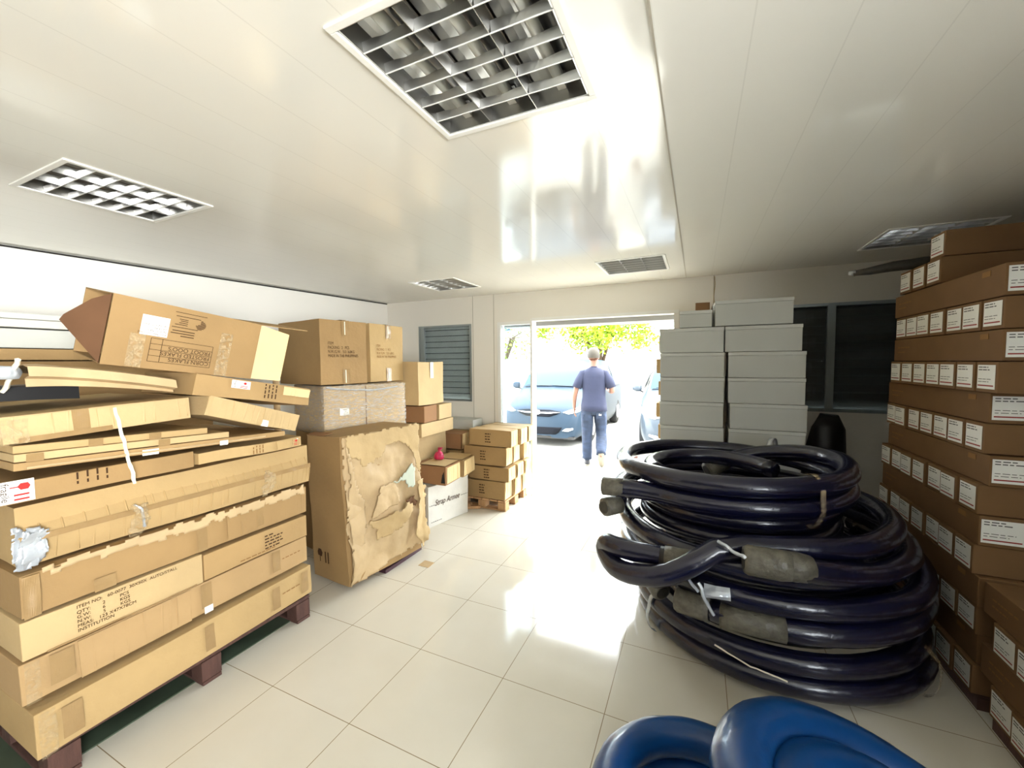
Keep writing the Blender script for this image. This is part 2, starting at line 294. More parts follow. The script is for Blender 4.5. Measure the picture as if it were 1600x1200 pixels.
# ------------------------------------------------------------------ the room
H = 2.51; YB = 4.61
f = MB().box(-5.0, 2.6, -3.1, 4.85, -0.1, 0); struct('floor', f, floor_mat())
FIX = [(-0.595, 1.07, 'nearest the camera, crossing the top edge of the picture'), (-2.685, 1.08, 'above the left cardboard pile'), (-2.53, 3.79, 'in the far left corner before the shuttered window'), (-0.535, 3.80, 'directly before the bright doorway'), (1.42, 3.80, 'above the labelled stack at far right')]
S = 0.275
m = MB()
xs = sorted({-5.0, 2.6} | {round(x+s, 4) for x, y, _ in FIX for s in (-S, S)}); ys = sorted({-3.1, 4.72} | {round(y+s, 4) for x, y, _ in FIX for s in (-S, S)})
for i in range(len(xs)-1):
    for j in range(len(ys)-1):
        cx, cy = (xs[i]+xs[i+1])/2, (ys[j]+ys[j+1])/2
        if any(abs(cx-x) < S and abs(cy-y) < S for x, y, _ in FIX): continue
        m.box(xs[i], xs[i+1], ys[j], ys[j+1], H, H+0.16)
struct('ceiling', m, ceil_mat())
struct('roof', MB().box(-5.0, 2.6, -3.1, 4.72, H+0.165, H+0.25), M_['slab'])
struct('trim_1', MB().box(-0.122, -0.116, -3, 4.6, H-0.003, H), M_['groove'])
# left wall runs slightly off square
m = MB(); a, b = Vector((-4.085, 4.61, 0)), Vector((-4.95, -3.1, 0)); n = Vector((-1, 0.1, 0))*0.2
m.prism([(a.x, a.y), (b.x, b.y), (b.x-.2, b.y), (a.x-.2, a.y)], H); struct('wall_left', m, M_['wallw'])
m = MB(); m.prism([(a.x+.006, a.y-.01), (b.x+.006, b.y), (b.x, b.y), (a.x, a.y)], 0.012, Matrix.Translation((0, 0, H-0.014))); struct('trim_2', m, M_['dark'])
struct('wall_right', MB().box(2.35, 2.5, -0.5, 4.61, 0, H).box(2.35, 2.5, -3.1, -2.1, 0, H).box(2.35, 2.5, -2.1, -0.5, 0, .95).box(2.35, 2.5, -2.1, -0.5, 2.15, H), M_['walldark'])  # opening made up for the added side lamp; dark tone cuts bounce
m = MB().box(-4.95, 2.5, -3.1, -2.95, 0, H); struct('wall_rear', m, M_['walldark'])  # out of view, darkened so less light bounces to the right
# back wall with window, doorway, louvred window
WL = (-3.53, -2.69, 1.14, 2.155); DR = (-2.30, -0.18, 0, 2.155); WR = (0.70, 1.95, 1.17, 2.17)
m = MB()
m.box(-4.3, WL[0], YB, YB+.15, 0, H).box(WL[0], WL[1], YB, YB+.15, 0, WL[2]).box(WL[0], WL[1], YB, YB+.15, WL[3], H).box(WL[1], DR[0], YB, YB+.15, 0, H)
m.box(DR[0], DR[1], YB, YB+.15, DR[3], H).box(DR[1], WR[0], YB, YB+.15, 0, H).box(WR[0], WR[1], YB, YB+.15, 0, WR[2]).box(WR[0], WR[1], YB, YB+.15, WR[3], H).box(WR[1], 2.5, YB, YB+.15, 0, H)
struct('wall_back', m, M_['wall'])
k = 3
for x, z0 in ((-2.665, 0), (-2.36, 0), (0.14, 2.17)):
    struct('trim_%d' % k, MB().box(x-.003, x+.003, YB-.003, YB, z0, H), M_['groove']); k += 1
def shutter(idx, W, post=None):
    x0, x1, z0, z1 = W; t = bpy.data.objects.new('window_%d' % idx, None); COL.objects.link(t); t['kind'] = 'structure'
    m = MB(); b = 0.025
    m.box(x0, x0+b, YB-.01, YB+.06, z0, z1).box(x1-b, x1, YB-.01, YB+.06, z0, z1).box(x0+b, x1-b, YB-.01, YB+.06, z1-b, z1).box(x0+b, x1-b, YB-.01, YB+.06, z0, z0+b)
    m.build('window_frame', M_['alum'], t)
    m = MB(); z = z0+.02; hh = 0.078
    while z < z1-.03:
        ht = min(hh, z1-.02-z)
        m.obox(((x0+x1)/2, YB+.085, z+ht/2), (x1-x0-.01, 0.006, ht*.98), (math.radians(9), 0, 0)); m.obox(((x0+x1)/2, YB+.078, z+ht*.96), (x1-x0-.01, 0.016, 0.007)); z += ht
    j = MB(); z = z0+.02
    while z < z1-.05: j.box(x0+.01, x1-.01, YB+.064, YB+.069, z+hh-.006, z+hh+.004); z += hh
    j.build('slat_joints', M_['slatjoint'], t)
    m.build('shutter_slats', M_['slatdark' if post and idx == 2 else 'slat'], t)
    MB().box(x0+b, x1-b, YB+.02, YB+.024, z0+b, z1-b).build('pane', glass('window_glass', (246, 250, 250), 0.02), t)
    if post: MB().box(post-.03, post+.03, YB-.012, YB+.02, z0, z1).build('mullion', M_['alum'], t)
    return t
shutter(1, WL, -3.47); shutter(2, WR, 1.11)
m = MB()
m.box(DR[0], DR[0]+.04, YB-.02, YB+.1, 0, DR[3]).box(DR[0]+.04, -1.85, YB-.02, YB+.1, DR[3]-.035, DR[3]).box(-1.85, -1.825, YB-.03, YB+.1, 0, 2.175).box(-1.825, DR[1], YB-.03, YB+.1, 2.15, 2.185).box(DR[1]-.05, DR[1], YB-.02, YB+.1, 0, DR[3])
t = bpy.data.objects.new('door_1', None); COL.objects.link(t); t['kind'] = 'structure'; m.build('door_frame', M_['white'], t)
MB().box(DR[0]+.04, -1.85, YB+.03, YB+.038, 0.02, DR[3]-.04).build('fixed_glass_panel', glass('door_glass', (238, 246, 250), 0.10), t)
MB().box(DR[0]+.02, DR[1], YB+.12, YB+.45, 2.10, 2.32).build('shutter_box', M_['slab'], t)
# wire hanging on the back wall
m = MB(); m.tube([(0.145, YB-.006, 2.5), (0.15, YB-.007, 2.42), (0.14, YB-.006, 2.3), (0.15, YB-.007, 2.18)], 0.004, 6)
tag(m.build('cable', M_['cable']), 'thin beige cable hanging down the wall above the white cartons', 'cable')

# ------------------------------------------------------------------ ceiling lights
def make_light(x, y, where):
    t = thing('ceiling_light', 'square louvred ceiling light, ' + where, 'ceiling light', (x, y, H), group='recessed ceiling lights')
    w = S-0.002; m = MB()
    fw = 0.010
    m.box(-S-.012, S+.012, -S-.012, -S+fw, -.006, .004).box(-S-.012, S+.012, S-fw, S+.012, -.006, .004).box(-S-.012, -S+fw, -S+fw, S-fw, -.006, .004).box(S-fw, S+.012, -S+fw, S-fw, -.006, .004)
    m.build('frame', M_['white'], t, bevel=0.002)
    m = MB(); a = S-.012
    m.box(-a, a, -a, a, .095, .10).box(-a, -a+.004, -a, a, .0, .095).box(a-.004, a, -a, a, .0, .095).box(-a, a, -a, -a+.004, .0, .095).box(-a, a, a-.004, a, .0, .095)
    # curved trough reflectors
    for c in (-1, 0, 1):
        cx = c*0.178
        for i in range(8):
            a0 = -0.085+0.17*i/8; a1 = -0.085+0.17*(i+1)/8; z0 = .085-3.2*a0*a0; z1 = .085-3.2*a1*a1
            v = [m.bm.verts.new(p) for p in ((cx+a0, -a+.006, z0), (cx+a1, -a+.006, z1), (cx+a1, a-.006, z1), (cx+a0, a-.006, z0))]; m.bm.faces.new(v)
    m.build('reflector', M_['mirror'], t)
    for c in (-1, 0, 1):
        o = MB().tube([(c*0.178, -a+.03, .052), (c*0.178, a-.03, .052)], 0.018, 14).build('fluorescent_tube', M_['tube'], t, True)
        MB().box(c*.178-.014, c*.178+.014, -a+.005, -a+.03, .036, .08).box(c*.178-.014, c*.178+.014, a-.03, a-.005, .036, .08).build('lamp_holder', M_['white'], o)
    m = MB()
    for c in (-1, 1): m.loft([((c*.088, 0, -.001), .0012, S-fw), ((c*.088, 0, .02), .005, S-fw), ((c*.088, 0, .044), .016, S-fw)], 4, pw=2) if False else m.prism([(c*.088-.001, -.002), (c*.088+.001, -.002), (c*.088+.008, .036), (c*.088-.008, .036)], 2*a-.01, Matrix(((1, 0, 0, 0), (0, 0, 1, -a+.005), (0, 1, 0, 0), (0, 0, 0, 1))))
    m.build('long_louvre', M_['mirror'], t)
    for k in range(1, 6):
        m = MB(); yy = -a+2*a*k/6
        for c in (-1, 0, 1):  # parabolic cross blades, cut away round each tube
            n = 10; pts = []
            for i in range(n+1):
                u = -0.085+0.17*i/n; top = .024-.006*math.exp(-(u/.03)**2)
                pts.append((u, top))
            for (u0, t0), (u1, t1) in zip(pts, pts[1:]):
                for s0 in (-1, 1):
                    v = [m.bm.verts.new(p) for p in ((c*.178+u0, yy+s0*.0008, -.001), (c*.178+u1, yy+s0*.0008, -.001), (c*.178+u1, yy+s0*.007, t1), (c*.178+u0, yy+s0*.007, t0))]; m.bm.faces.new(v)
        cl_ = m.build('cross_louvre', M_['mirror'], t); MB().box(-a+.004, a-.004, yy-.0013, yy+.0013, -.0035, -.001).build('louvre_highlight', M_['white'], cl_)  # white strip painted along each blade as its bright edge highlight
    return t
L0 = make_light(*FIX[0])
for x, y, where in FIX[1:]:
    c = copy_tree(L0); c.location = (x, y, H); c['label'] = 'square louvred ceiling light, ' + where
# ------------------------------------------------------------------ pallets
def pallet(label, x0, x1, y0, y1, h, mat='wood', z=0.0, gap=False):
    t = thing('pallet', label, 'pallet', ((x0+x1)/2, (y0+y1)/2, z)); lx, ly = x1-x0, y1-y0; m_ = M_[mat]
    for i in (-1, 0, 1):
        for j in (-1, 0, 1): MB().obox((i*(lx/2-.05), j*(ly/2-.05), h*.5-.002), (.095, .095, h-.045)).build('block', m_, t, bevel=.003)
    for j in (-1, 0, 1): MB().obox((0, j*(ly/2-.05), .01), (lx, .09, .018)).build('bottom_board', m_, t, bevel=.002)
    for k in range(6): MB().obox((-lx/2+.05+(lx-.1)*k/5, 0, h-.011), (.09, ly, .02)).build('deck_board', m_, t, bevel=.002)
    return t
def inside(p, poly):
    x, y = p; c = False; j = len(poly)-1
    for i in range(len(poly)):
        (xi, yi), (xj, yj) = poly[i], poly[j]
        if (yi > y) != (yj > y) and x < (xj-xi)*(y-yi)/(yj-yi)+xi: c = not c
        j = i
    return c
def sheet(parent, d, face, poly, name, mat, off, amp, freq=6, seed=0, step=0.012, curl=0.0, curlc=(0, 0), th=0.0015):
    """crumpled, torn sheet lying against a face; poly in face coordinates (metres)"""
    F = frame(face, d, 0); m = MB(); vs = {}
    us = [p[0] for p in poly]; vv = [p[1] for p in poly]
    def vert(i, j):
        if (i, j) not in vs:
            u = min(us)+i*step; v = min(vv)+j*step; P = Vector((u*freq, v*freq, seed*2.3))
            h = off+amp*(abs(noise.noise(P*.55))*1.9+0.28*(abs(noise.noise(P*1.7))-.2)+0.05*noise.noise(P*5))
            dd = math.hypot(u-curlc[0], v-curlc[1]); h += curl*math.exp(-(dd/0.07)**2)
            jit = noise.noise_vector(P*5)*step*0.45
            vs[(i, j)] = m.bm.verts.new(F@Vector((u+jit.x, v+jit.y, max(h, 0.001))))
        return vs[(i, j)]
    ni = int((max(us)-min(us))/step)+1; nj = int((max(vv)-min(vv))/step)+1
    for i in range(ni):
        for j in range(nj):
            u = min(us)+(i+.5)*step; v = min(vv)+(j+.5)*step; n = noise.noise_vector(Vector((u*30, v*30, seed)))*0.02
            if inside((u+n.x, v+n.y), poly): m.bm.faces.new((vert(i, j), vert(i+1, j), vert(i+1, j+1), vert(i, j+1)))
    o = m.build(name, M_[mat] if isinstance(mat, str) else mat, parent, smooth=True)
    s = o.modifiers.new('solid', 'SOLIDIFY'); s.thickness = th; s.offset = 1
    return o
def wisp(parent, pts, wd, name='loose_strap', mat='strap', th=0.001):
    """a narrow ribbon through points (in the parent's frame)"""
    m = MB(); pts = [Vector(p) for p in pts]; fine = []
    for i in range(len(pts)-1):
        for k in range(5): fine.append(pts[i].lerp(pts[i+1], k/5))
    fine.append(pts[-1])
    for i in range(1, len(fine)-1): fine[i] += noise.noise_vector(fine[i]*25)*wd*0.35
    m.tube(fine, [wd*(0.35+0.25*abs(noise.noise(p*40))) for p in fine], 5)
    return m.build(name, M_[mat], parent)

# ------------------------------------------------------------------ left pile of long flat cartons
XF = -2.25
pallet('dark wooden pallet under the long cartons on the left', -3.15, XF-.03, 0.60, 1.78, 0.148, 'wood')
tag(MB().obox((-2.66, 1.06, .004), (0.62, 1.36, .006), (0, 0, 0)).build('floor_sheet', M_['mat']), 'dull green sheet on the floor under the left pallet', 'sheet')
def lb(label, y0, y1, z0, z1, xf=XF, dep=0.85, mat=0, dent=0.004, seed=1, rot=(0, 0, 0), group='long cartons piled at left', **k):
    d = (dep, y1-y0, z1-z0); return carton(label, (xf-dep/2, (y0+y1)/2, z0), d, rot, mat, dent, seed, group, **k), d
def wraptape(t, d, u, wd=0.05, v0=0.0, v1=None, mat='tape', top=True):
    p = plate(t, d, '+x', u-wd/2, u+wd/2, v0, v1 or d[2], mat, 'packing_tape', eps=0.005, crumple=0.004, n=8)
    return p
rx = 0.022
t, d = lb('lowest long carton of the left pile, resting on the dark pallet', .57, 1.77, .165, .345, seed=1, mat=0, rot=(rx, 0, 0))
for u in (-.50, .0, .36, .55): wraptape(t, d, u, .06 if u < 0 else .045, .03, d[2]*.88)
plate(t, d, '+x', -.592, -.545, .0, d[2], 'clear', 'clear_tape', eps=.004, crumple=.01, n=8)
lines(t, d, '+x', .40, .10, [.12], .02, .006)
t, d = lb('second long carton from the floor in the left pile, taped at mid length', .55, 1.77, .375, .535, xf=XF-.035, seed=2, mat=4, rot=(rx*.4, 0, 0))
for u in (-.50, .02, .40): wraptape(t, d, u, .07 if u < 0 else .05, .03, d[2]*.95)
plate(t, d, '+x', -.60, -.56, .0, d[2], 'clear', 'clear_tape', eps=.004, crumple=.01, n=8)
plate(t, d, '+x', .005, .045, .0, .035, 'paper', 'torn_label', eps=.011)
creased(t, d, '+x', -.45, -.05, .0, d[2]*.98, .06, .003, CB[4], seed=3)
lines(t, d, '+x', .44, .09, [.13], .02, .006)
t, d = lb('carton printed with item number and contents, near half of left pile', .55, 1.155, .555, .70, xf=XF, seed=3, mat=2)
text(t, d, '+x', -.155, .122, .0185, 'ITEM NO:   60-0077  30X50X  AUTO/STALL', 'ink')
text(t, d, '+x', -.155, .100, .0185, 'QTY:       2         PCS\nG.W:       6         KGS\nN.W:       5         KGS\nMEAS:   123 X47X78CM\nINSTITUTION', 'ink')
wisp(t, [(d[0]/2+.004, -.24, .004), (d[0]/2+.006, -.05, .006), (d[0]/2+.006, .1, .003), (d[0]/2+.004, .27, .005)], .008, 'torn_edge', 'tape')
t, d = lb('shorter carton with small print, far half of left pile, abutting the item number carton', 1.165, 1.755, .555, .685, xf=XF-.01, seed=4, mat=1)
lines(t, d, '+x', .02, .105, [.05, .11, .10, .11, .09], .018, .007, 'ink'); lines(t, d, '+x', -.12, .022, [.2], .02, .006)
t, d = lb('long carton with square tape patches, under the ribbed one', .56, 1.765, .71, .87, xf=XF-.015, seed=5, mat=3, dent=.006)
for u, v0, v1, wd in ((-.37, .0, .055, .07), (.0, .0, .15, .045), (.30, .02, .12, .035)): wraptape(t, d, u, wd, v0, v1)
plate(t, d, '+x', -.60, -.555, .0, d[2], 'tape', 'packing_tape', eps=.008, crumple=.01, n=8)
creased(t, d, '+x', .12, .56, .01, d[2], .07, .003, CB[3], seed=5)
sheet(t, d, '+x', [(-.55, .15), (-.1, .125), (.58, .12), (.58, .165), (-.55, .175)], 'torn_edge', 'kraft', .004, .012, seed=9, step=.01)
# ribbed, bevelled long carton
t, d = lb('long ribbed carton with bound crushed edges, jutting from the middle of the left pile', .585, 1.83, .885, 1.12, xf=XF-.07, seed=6, mat=0, dent=.006)
t.rotation_euler = (rx*.2, 0, -.02)
creased(t, d, '+x', -.62, .62, .01, .12, .05, .006, CB[0], name='ribbed_edge', seed=11, tilt=0.02)
F = None
m = MB(); rr = random.Random(5); yy = -.62; cols = []
while yy < .62:
    for du, a in ((-.004, 0), (0, .006), (.004, 0)):
        hN = .004*noise.noise(Vector((yy*6, 1, 2)))
        cols.append([m.bm.verts.new((d[0]/2+.028+hN+a*.6, yy+du, .118)), m.bm.verts.new((d[0]/2-.02+a*.4, yy+du+.004, .185+a)), m.bm.verts.new((d[0]/2-.10, yy+du+.006, .243+hN+a)), m.bm.verts.new((d[0]/2-.22, yy+du, .245+hN))])
    yy += .05*rr.uniform(.5, 1.5)
for a_, b_ in zip(cols, cols[1:]):
    for k in range(3): m.bm.faces.new((a_[k], b_[k], b_[k+1], a_[k+1]))
o = m.build('ribbed_top_edge', CB[0], t); s = o.modifiers.new('solid', 'SOLIDIFY'); s.thickness = .003
plate(t, d, '+x', -.60, .61, .098, .122, 'tape', 'packing_tape', eps=.030, crumple=.006, n=60)
for u in (-.585, -.27, .33): sheet(t, d, '+x', [(u-.04, .0), (u+.03, .02), (u+.04, .13), (u-.02, .15)], 'clear_tape', 'foil' if u < -.5 else 'clear', .03, .02, freq=18, seed=int(u*10), step=.008)
sheet(t, d, '+x', [(-.64, .0), (-.58, .0), (-.56, .14), (-.64, .17)], 'plastic_scrap', 'foil', .02, .03, freq=20, seed=4, step=.008)
wisp(t, [(d[0]/2+.03, -.28, .14), (d[0]/2+.045, -.26, .12), (d[0]/2+.035, -.25, .03)], .014, 'clear_tape', 'foil')
# fragile carton and neighbour above it
t, d = lb('carton with red and white fragile sticker at left edge, above the ribbed one', .50, 1.15, 1.145, 1.222, xf=XF-.02, seed=7, mat=3, dent=.005)
fragile(t, d, '+x', -.305, .005, .095, .082)
for k in range(4): lines(t, d, '+x', -.09+.03*k, .03, [.05], .02, .006, 'ink', vertical=True)
t, d = lb('crushed carton with small fragile sticker at its far end, under the thin flat sheets', 1.16, 1.735, 1.145, 1.20, xf=XF, seed=8, mat=0, dent=.012)
t.rotation_euler = (-.005, 0, 0)
fragile(t, d, '+x', .205, .006, .055, .042); lines(t, d, '+x', .04, .004, [.045]*4, .018, .006, 'inkfaint', vertical=True)
creased(t, d, '+x', .12, .28, .0, .05, .05, .003, CB[0], seed=13)
# thin flat cartons: three sheets lying one on another
for k, (lab, dz) in enumerate((('lowest and roughest of three thin flat packs sloping across the left pile', 0), ('middle of three thin flat packs sloping across the left pile', 1), ('topmost of three thin flat packs, taped twice, sloping across the left pile', 2))):
    ln = (1.06, .74, .64)[k]; dd = (.8, ln, .029); t = carton(lab, (XF-.39+.006*(k % 2), .56+ln/2, 1.245+.032*dz-.045*(.56+ln/2-1.09)), dd, (-.045, 0, 0), (1, 2, 0)[k], .003, 20+k, 'thin flat packs', sag=0)
    if k > 0:
        for u in ((-.32, .08) if k == 1 else (-.1, .1)): wraptape(t, dd, u, .045, 0, .029)
    if k == 0:
        plate(t, dd, '+x', -.16, -.10, -.003, .022, 'paper', 'white_clip', eps=.008); plate(t, dd, '+x', .16, .20, -.003, .02, 'paper', 'white_clip', eps=.008)
        wisp(t, [(.405, -.5, .008), (.41, -.2, .012), (.405, .1, .01), (.41, .4, .016)], .01, 'torn_edge', 'kraft')
# big creased box near top
t, d = lb('wide creased carton with top face visible, near the top of the left pile', .54, 1.13, 1.382, 1.482, xf=XF+.01, dep=.8, seed=9, mat=2, dent=.007)
t.rotation_euler = (.045, 0, 0)
creased(t, d, '+x', -.27, .28, .012, d[2]-.004, .075, .004, CB[2], seed=15)
wraptape(t, d, -.09, .05, .0, .1); plate(t, d, '+x', -.26, .0, .0, .02, 'tape', 'packing_tape', eps=.010, crumple=.004, n=20)
plate(t, d, '+x', -.305, -.235, .0, .09, 'clear', 'clear_tape', eps=.009, crumple=.02, n=10)
wisp(t, [(.405, .015, .09), (.412, .02, .02), (.415, .03, -.06), (.41, .035, -.13), (.418, .045, -.2), (.412, .05, -.25)], .016, 'hanging_strap', 'strap')
# two tilted carton ends
t = carton('short crinkled carton end sloping down beside the wide creased one', (XF-.2, 1.43, 1.320), (.42, .54, .095), (-.31, 0, .03), 2, .007, 31, 'sloping carton ends')
creased(t, (.42, .55, .10), '+x', -.27, .27, 0, .10, .035, .003, CB[2], seed=21); plate(t, (.42, .55, .10), '+x', .03, .07, -.005, .03, 'paper', 'torn_label', eps=.01, crumple=.01, n=6)
t = carton('sloping carton with fragile sticker and lines of print, directly under the open box', (XF-.22, 1.46, 1.446), (.46, .66, .105), (-.19, 0, .02), 1, .008, 32, 'sloping carton ends')
fragile(t, (.46, .66, .105), '+x', -.16, .055, .10, .042)
lines(t, (.46, .66, .105), '+x', .10, .02, [.08]*4, .022, .007, 'ink', vertical=True); creased(t, (.46, .66, .105), '+x', .14, .32, .05, .10, .04, .003, 'edge', seed=22)
# folded cardboard sheet
m = MB(); n = 26; cols = []
for i in range(n+1):
    u = i/n; y = .62+.47*u; z = 1.658-.072*u**1.5; w_ = .004*noise.noise(Vector((u*6, 0, 0)))
    cols.append([m.bm.verts.new((XF-.50, y-.02, z-.03+.02*u)), m.bm.verts.new((XF-.06, y, z+w_)), m.bm.verts.new((XF-.02+w_, y, z-.008)), m.bm.verts.new((XF-.01+w_*2, y, z-.045)), m.bm.verts.new((XF-.05, y, z-.055)), m.bm.verts.new((XF-.045+w_, y, z-.085+.02*u))])
for a_, b_ in zip(cols, cols[1:]):
    for k in range(5): m.bm.faces.new((a_[k], b_[k], b_[k+1], a_[k+1]))
o = m.build('cardboard_sheet', M_['kraft']); s = o.modifiers.new('solid', 'SOLIDIFY'); s.thickness = .004
tag(o, 'long folded sheet of brown cardboard lying under the open box', 'cardboard sheet')
# wrapped bundle at the left picture edge
t = thing('wrapped_bundle', 'white wrapped roll tied with pale ribbon on the left pile', 'bundle', (-2.37, .54, 1.615)); 
MB().tube([(-.5, -.16, .0), (0, 0, .012), (.11, .045, .012)], [.028, .028, .024], 12, wob=.15).build('roll', M_['foil'], t, True)
wisp(t, [(.13, .05, .06), (.10, .05, .02), (.07, .04, -.02), (.04, .03, -.06)], .02, 'ribbon', 'strap')
MB().dbox((.4, .3, .055), 4, .01, 4, c=(-.2, .1, -.10)).build('dark_bag', M_['black'], t)
# open box lying on its side
t = thing('open_cardboard_box', 'open printed cardboard box on its side on top of the left pile, flaps out', 'box', (-2.42, 1.17, 1.793), (-.146, .17, -.10))
dx, dy, dz = .35, .612, .306
def shell(d):
    m = MB(); x, y, z, th = d[0]/2, d[1]/2, d[2]/2, .005
    m.box(x-th, x, -y, y, -z, z).box(-x, -x+th, -y, y, -z, z).box(-x+th, x-th, -y, y, z-th, z).box(-x+th, x-th, -y, y, -z, -z+th); return m
shell((dx, dy, dz)).build('body', CB[3], t)
m = MB(); m.prism([(0, -.15), (0, .15), (-.06, .11), (-.135, .025), (-.145, 0)], .004, Matrix.Translation((dx/2-.004, -dy/2-.003, 0))@Matrix.Rotation(math.radians(-128), 4, 'Z')@Matrix(((-1, 0, 0, 0), (0, 0, 1, 0), (0, 1, 0, 0), (0, 0, 0, 1))))
m.build('near_flap', M_['inside'], t)
m = MB(); m.prism([(0, -.15), (.14, -.14), (.14, .13), (0, .15)], .004, Matrix.Translation((dx/2-.002, dy/2+.002, 0))@Matrix.Rotation(math.radians(62), 4, 'Z')@Matrix(((1, 0, 0, 0), (0, 0, 1, 0), (0, 1, 0, 0), (0, 0, 0, 1))))
m.build('far_side_flap', M_['edge'], t)
m = MB(); m.prism([(-.17, 0), (.17, 0), (.16, .28), (.10, .31), (-.16, .29)], .004, Matrix.Translation((.0, dy/2+.001, dz/2-.004))@Matrix.Rotation(math.radians(5), 4, 'X'))
m.build('far_top_flap', CB[1], t)
d3 = (dx, dy, 0.0); 
def up(v): return v-.0
plate(t, d3, '+x', -.20, -.10, .0, .09, 'paper', 'shipping_label', eps=.003)
text(t, d3, '+x', -.106, .014, .0135, 'P.O. MXC05-1862\nNO. 1 . NES\nDESTIN\n26  NO. 7  2003', 'ink', rot=math.pi, eps=.0055)
for i, s_ in enumerate(("FROOT OOO'S", 'FROSTED FLAKES', 'CORN FLAKES')): text(t, d3, '+x', .088, -.040-.026*i, .026, s_, 'ink', rot=math.pi, eps=.003)
m = MB(); F = frame('+x', d3, .003)
def bar(u0, u1, v0, v1): m.prism([(u0, v0), (u1, v0), (u1, v1), (u0, v1)], .0004, F)
for v in (-.010, -.036, -.062, -.090, -.118): bar(-.155, .095, v-.001, v+.001)
for u in (-.155, -.112, .095): bar(u-.001, u+.001, -.118, -.010)
m.build('printed_table', M_['ink'], t)
m = MB(); bar(-.085, .045, .128, .1305); 
for i_ in range(9):
    v_ = .064+.0052*i_; hw_ = math.sqrt(max(0, 1-((v_-.085)/.025)**2)); bar(.012-.012*(1-abs(i_-4)/4)*(i_ < 4)+(.010 if i_ > 4 else 0), .012+.034*hw_, v_-.0016, v_+.0016)
bar(-.08, .02, .110, .113); bar(-.09, .015, .057, .060)
for v, a_, b_ in ((.098, -.065, -.03), (.090, -.06, -.03), (.081, -.065, -.03), (.072, -.08, -.03)): bar(a_, b_, v-.0015, v+.0015)
for i, (a_, b_) in enumerate(((-.085, .005), (-.09, .005), (-.05, .005))): bar(a_, b_, .040-.012*i, .044-.012*i)
m.build('printed_emblem', M_['ink'], t)
for u in (-.20, .15): plate(t, d3, '+x', u-.03, u+.025, -.15, .0 if u < 0 else .07, 'clear', 'clear_tape', eps=.0035)
# cardboard roll
m = MB().tube([(-2.60, 1.828, 1.135), (-2.605, 1.832, 1.83)], .02, 20)
tag(m.build('paper_roll', M_['kraft'], None, True), 'pale upright cardboard roll between the open box and the printed cartons', 'paper roll')
# pale stack against the left wall
t = thing('panel_carton', 'white lidded flat carton, top of the pale stack by the left wall', 'box', (-3.78, 1.12, 1.865), group='pale flat cartons by the left wall')
MB().box(-.38, .38, -.85, .80, 0, .045).build('body', M_['whitebox'], t, bevel=.004); MB().box(-.385, .385, -.855, .805, .047, .08).build('lid', M_['greylid'], t, bevel=.004)
t = thing('panel_carton', 'thick pale grey carton just below the white lidded one', 'box', (-3.80, 1.10, 1.752), group='pale flat cartons by the left wall')
MB().box(-.39, .40, -.85, .85, 0, .105).build('body', M_['greybox'], t, bevel=.004)
t = carton('thin tan carton below the pale grey one by the left wall', (-3.8, 1.12, 1.685), (.82, 1.72, .062), mat=1, seed=41, name='panel_carton', group='pale flat cartons by the left wall')
for k, (z0, z1, lab) in enumerate(((0.0, .80, 'large brown carton on the floor behind the left pile'), (.805, 1.682, 'large brown carton carrying the pale stack by the left wall'))):
    carton(lab, (-3.8, 1.12, z0), (.78, 1.5, z1-z0-.004), mat=3, seed=50+k, group='brown cartons by the left wall')

# ------------------------------------------------------------------ middle: torn carton, wrapped carton, printed cartons
R1 = (.009, -.04, -.134); D1 = (.406, .723, 1.08)
t = carton('tall torn carton with crumpled brown paper hanging off, standing on the floor', (-2.40, 2.452, .045), D1, R1, 3, .008, 61, name='torn_carton', cuts=10)
def P(*a): return [((u-.5)*D1[1], v*D1[2]) for u, v in a]
sheet(t, D1, '+x', P((.01, .0), (.99, .06), (1.0, .98), (.02, .99)), 'crumpled_paper', 'kraft', .003, .05, 5, 1, .014)
sheet(t, D1, '+x', P((.02, 1.0), (.08, .86), (.19, .83), (.22, .77), (.34, .79), (.45, .82), (.52, .88), (.66, .89), (.78, .87), (.90, .80), (.93, .66), (1.0, .60), (1.0, 1.0)), 'torn_top_sheet', CB[2], .028, .03, 5, 3, .010)
sheet(t, D1, '+x', P((.55, .60), (.70, .63), (.86, .70), (.90, .66), (.90, .52), (.80, .53), (.72, .60)), 'inner_lining', 'inner', .045, .004, 3, 4, .010)
sheet(t, D1, '+x', P((.22, .38), (.45, .40), (.72, .44), (.76, .41), (.70, .34), (.55, .27), (.30, .24), (.33, .31)), 'torn_lower_flap', CB[2], .035, .06, 6, 6, .010, .03, (.05*D1[1], .42*D1[2]))
sheet(t, D1, '+x', P((.28, .40), (.40, .62), (.62, .60), (.66, .45)), 'inner_fold', 'kraft', .040, .03, 7, 8, .010)
sheet(t, D1, '+x', P((.70, .44), (.84, .47), (.90, .40), (.80, .37)), 'torn_hole', 'inside', .055, .03, 14, 7, .008)
sheet(t, D1, '+x', P((.84, .15), (.90, .40), (.93, .56), (1.02, .56), (1.04, .30), (1.06, .08), (.96, .03)), 'hanging_paper', CB[2], .03, .06, 6, 9, .010, .03, (.46*D1[1], .12*D1[2]))
sheet(t, D1, '+x', P((.03, .98), (.10, .70), (.24, .50), (.20, .30), (.10, .10), (.03, .02)), 'side_fold', 'kraft', .012, .05, 3, 12, .014)
m = MB(); F = frame('-y', D1, .009)
for u in (-.045, -.012): m.prism([(u, .13), (u+.012, .13), (u+.012, .215), (u, .215)], .0005, F)
m.prism([(-.13, .175), (-.085, .17), (-.075, .20), (-.09, .225), (-.12, .225), (-.135, .2)], .0005, F); m.prism([(-.112, .13), (-.104, .13), (-.104, .175), (-.112, .175)], .0005, F)
m.build('printed_symbol', M_['ink'], t)
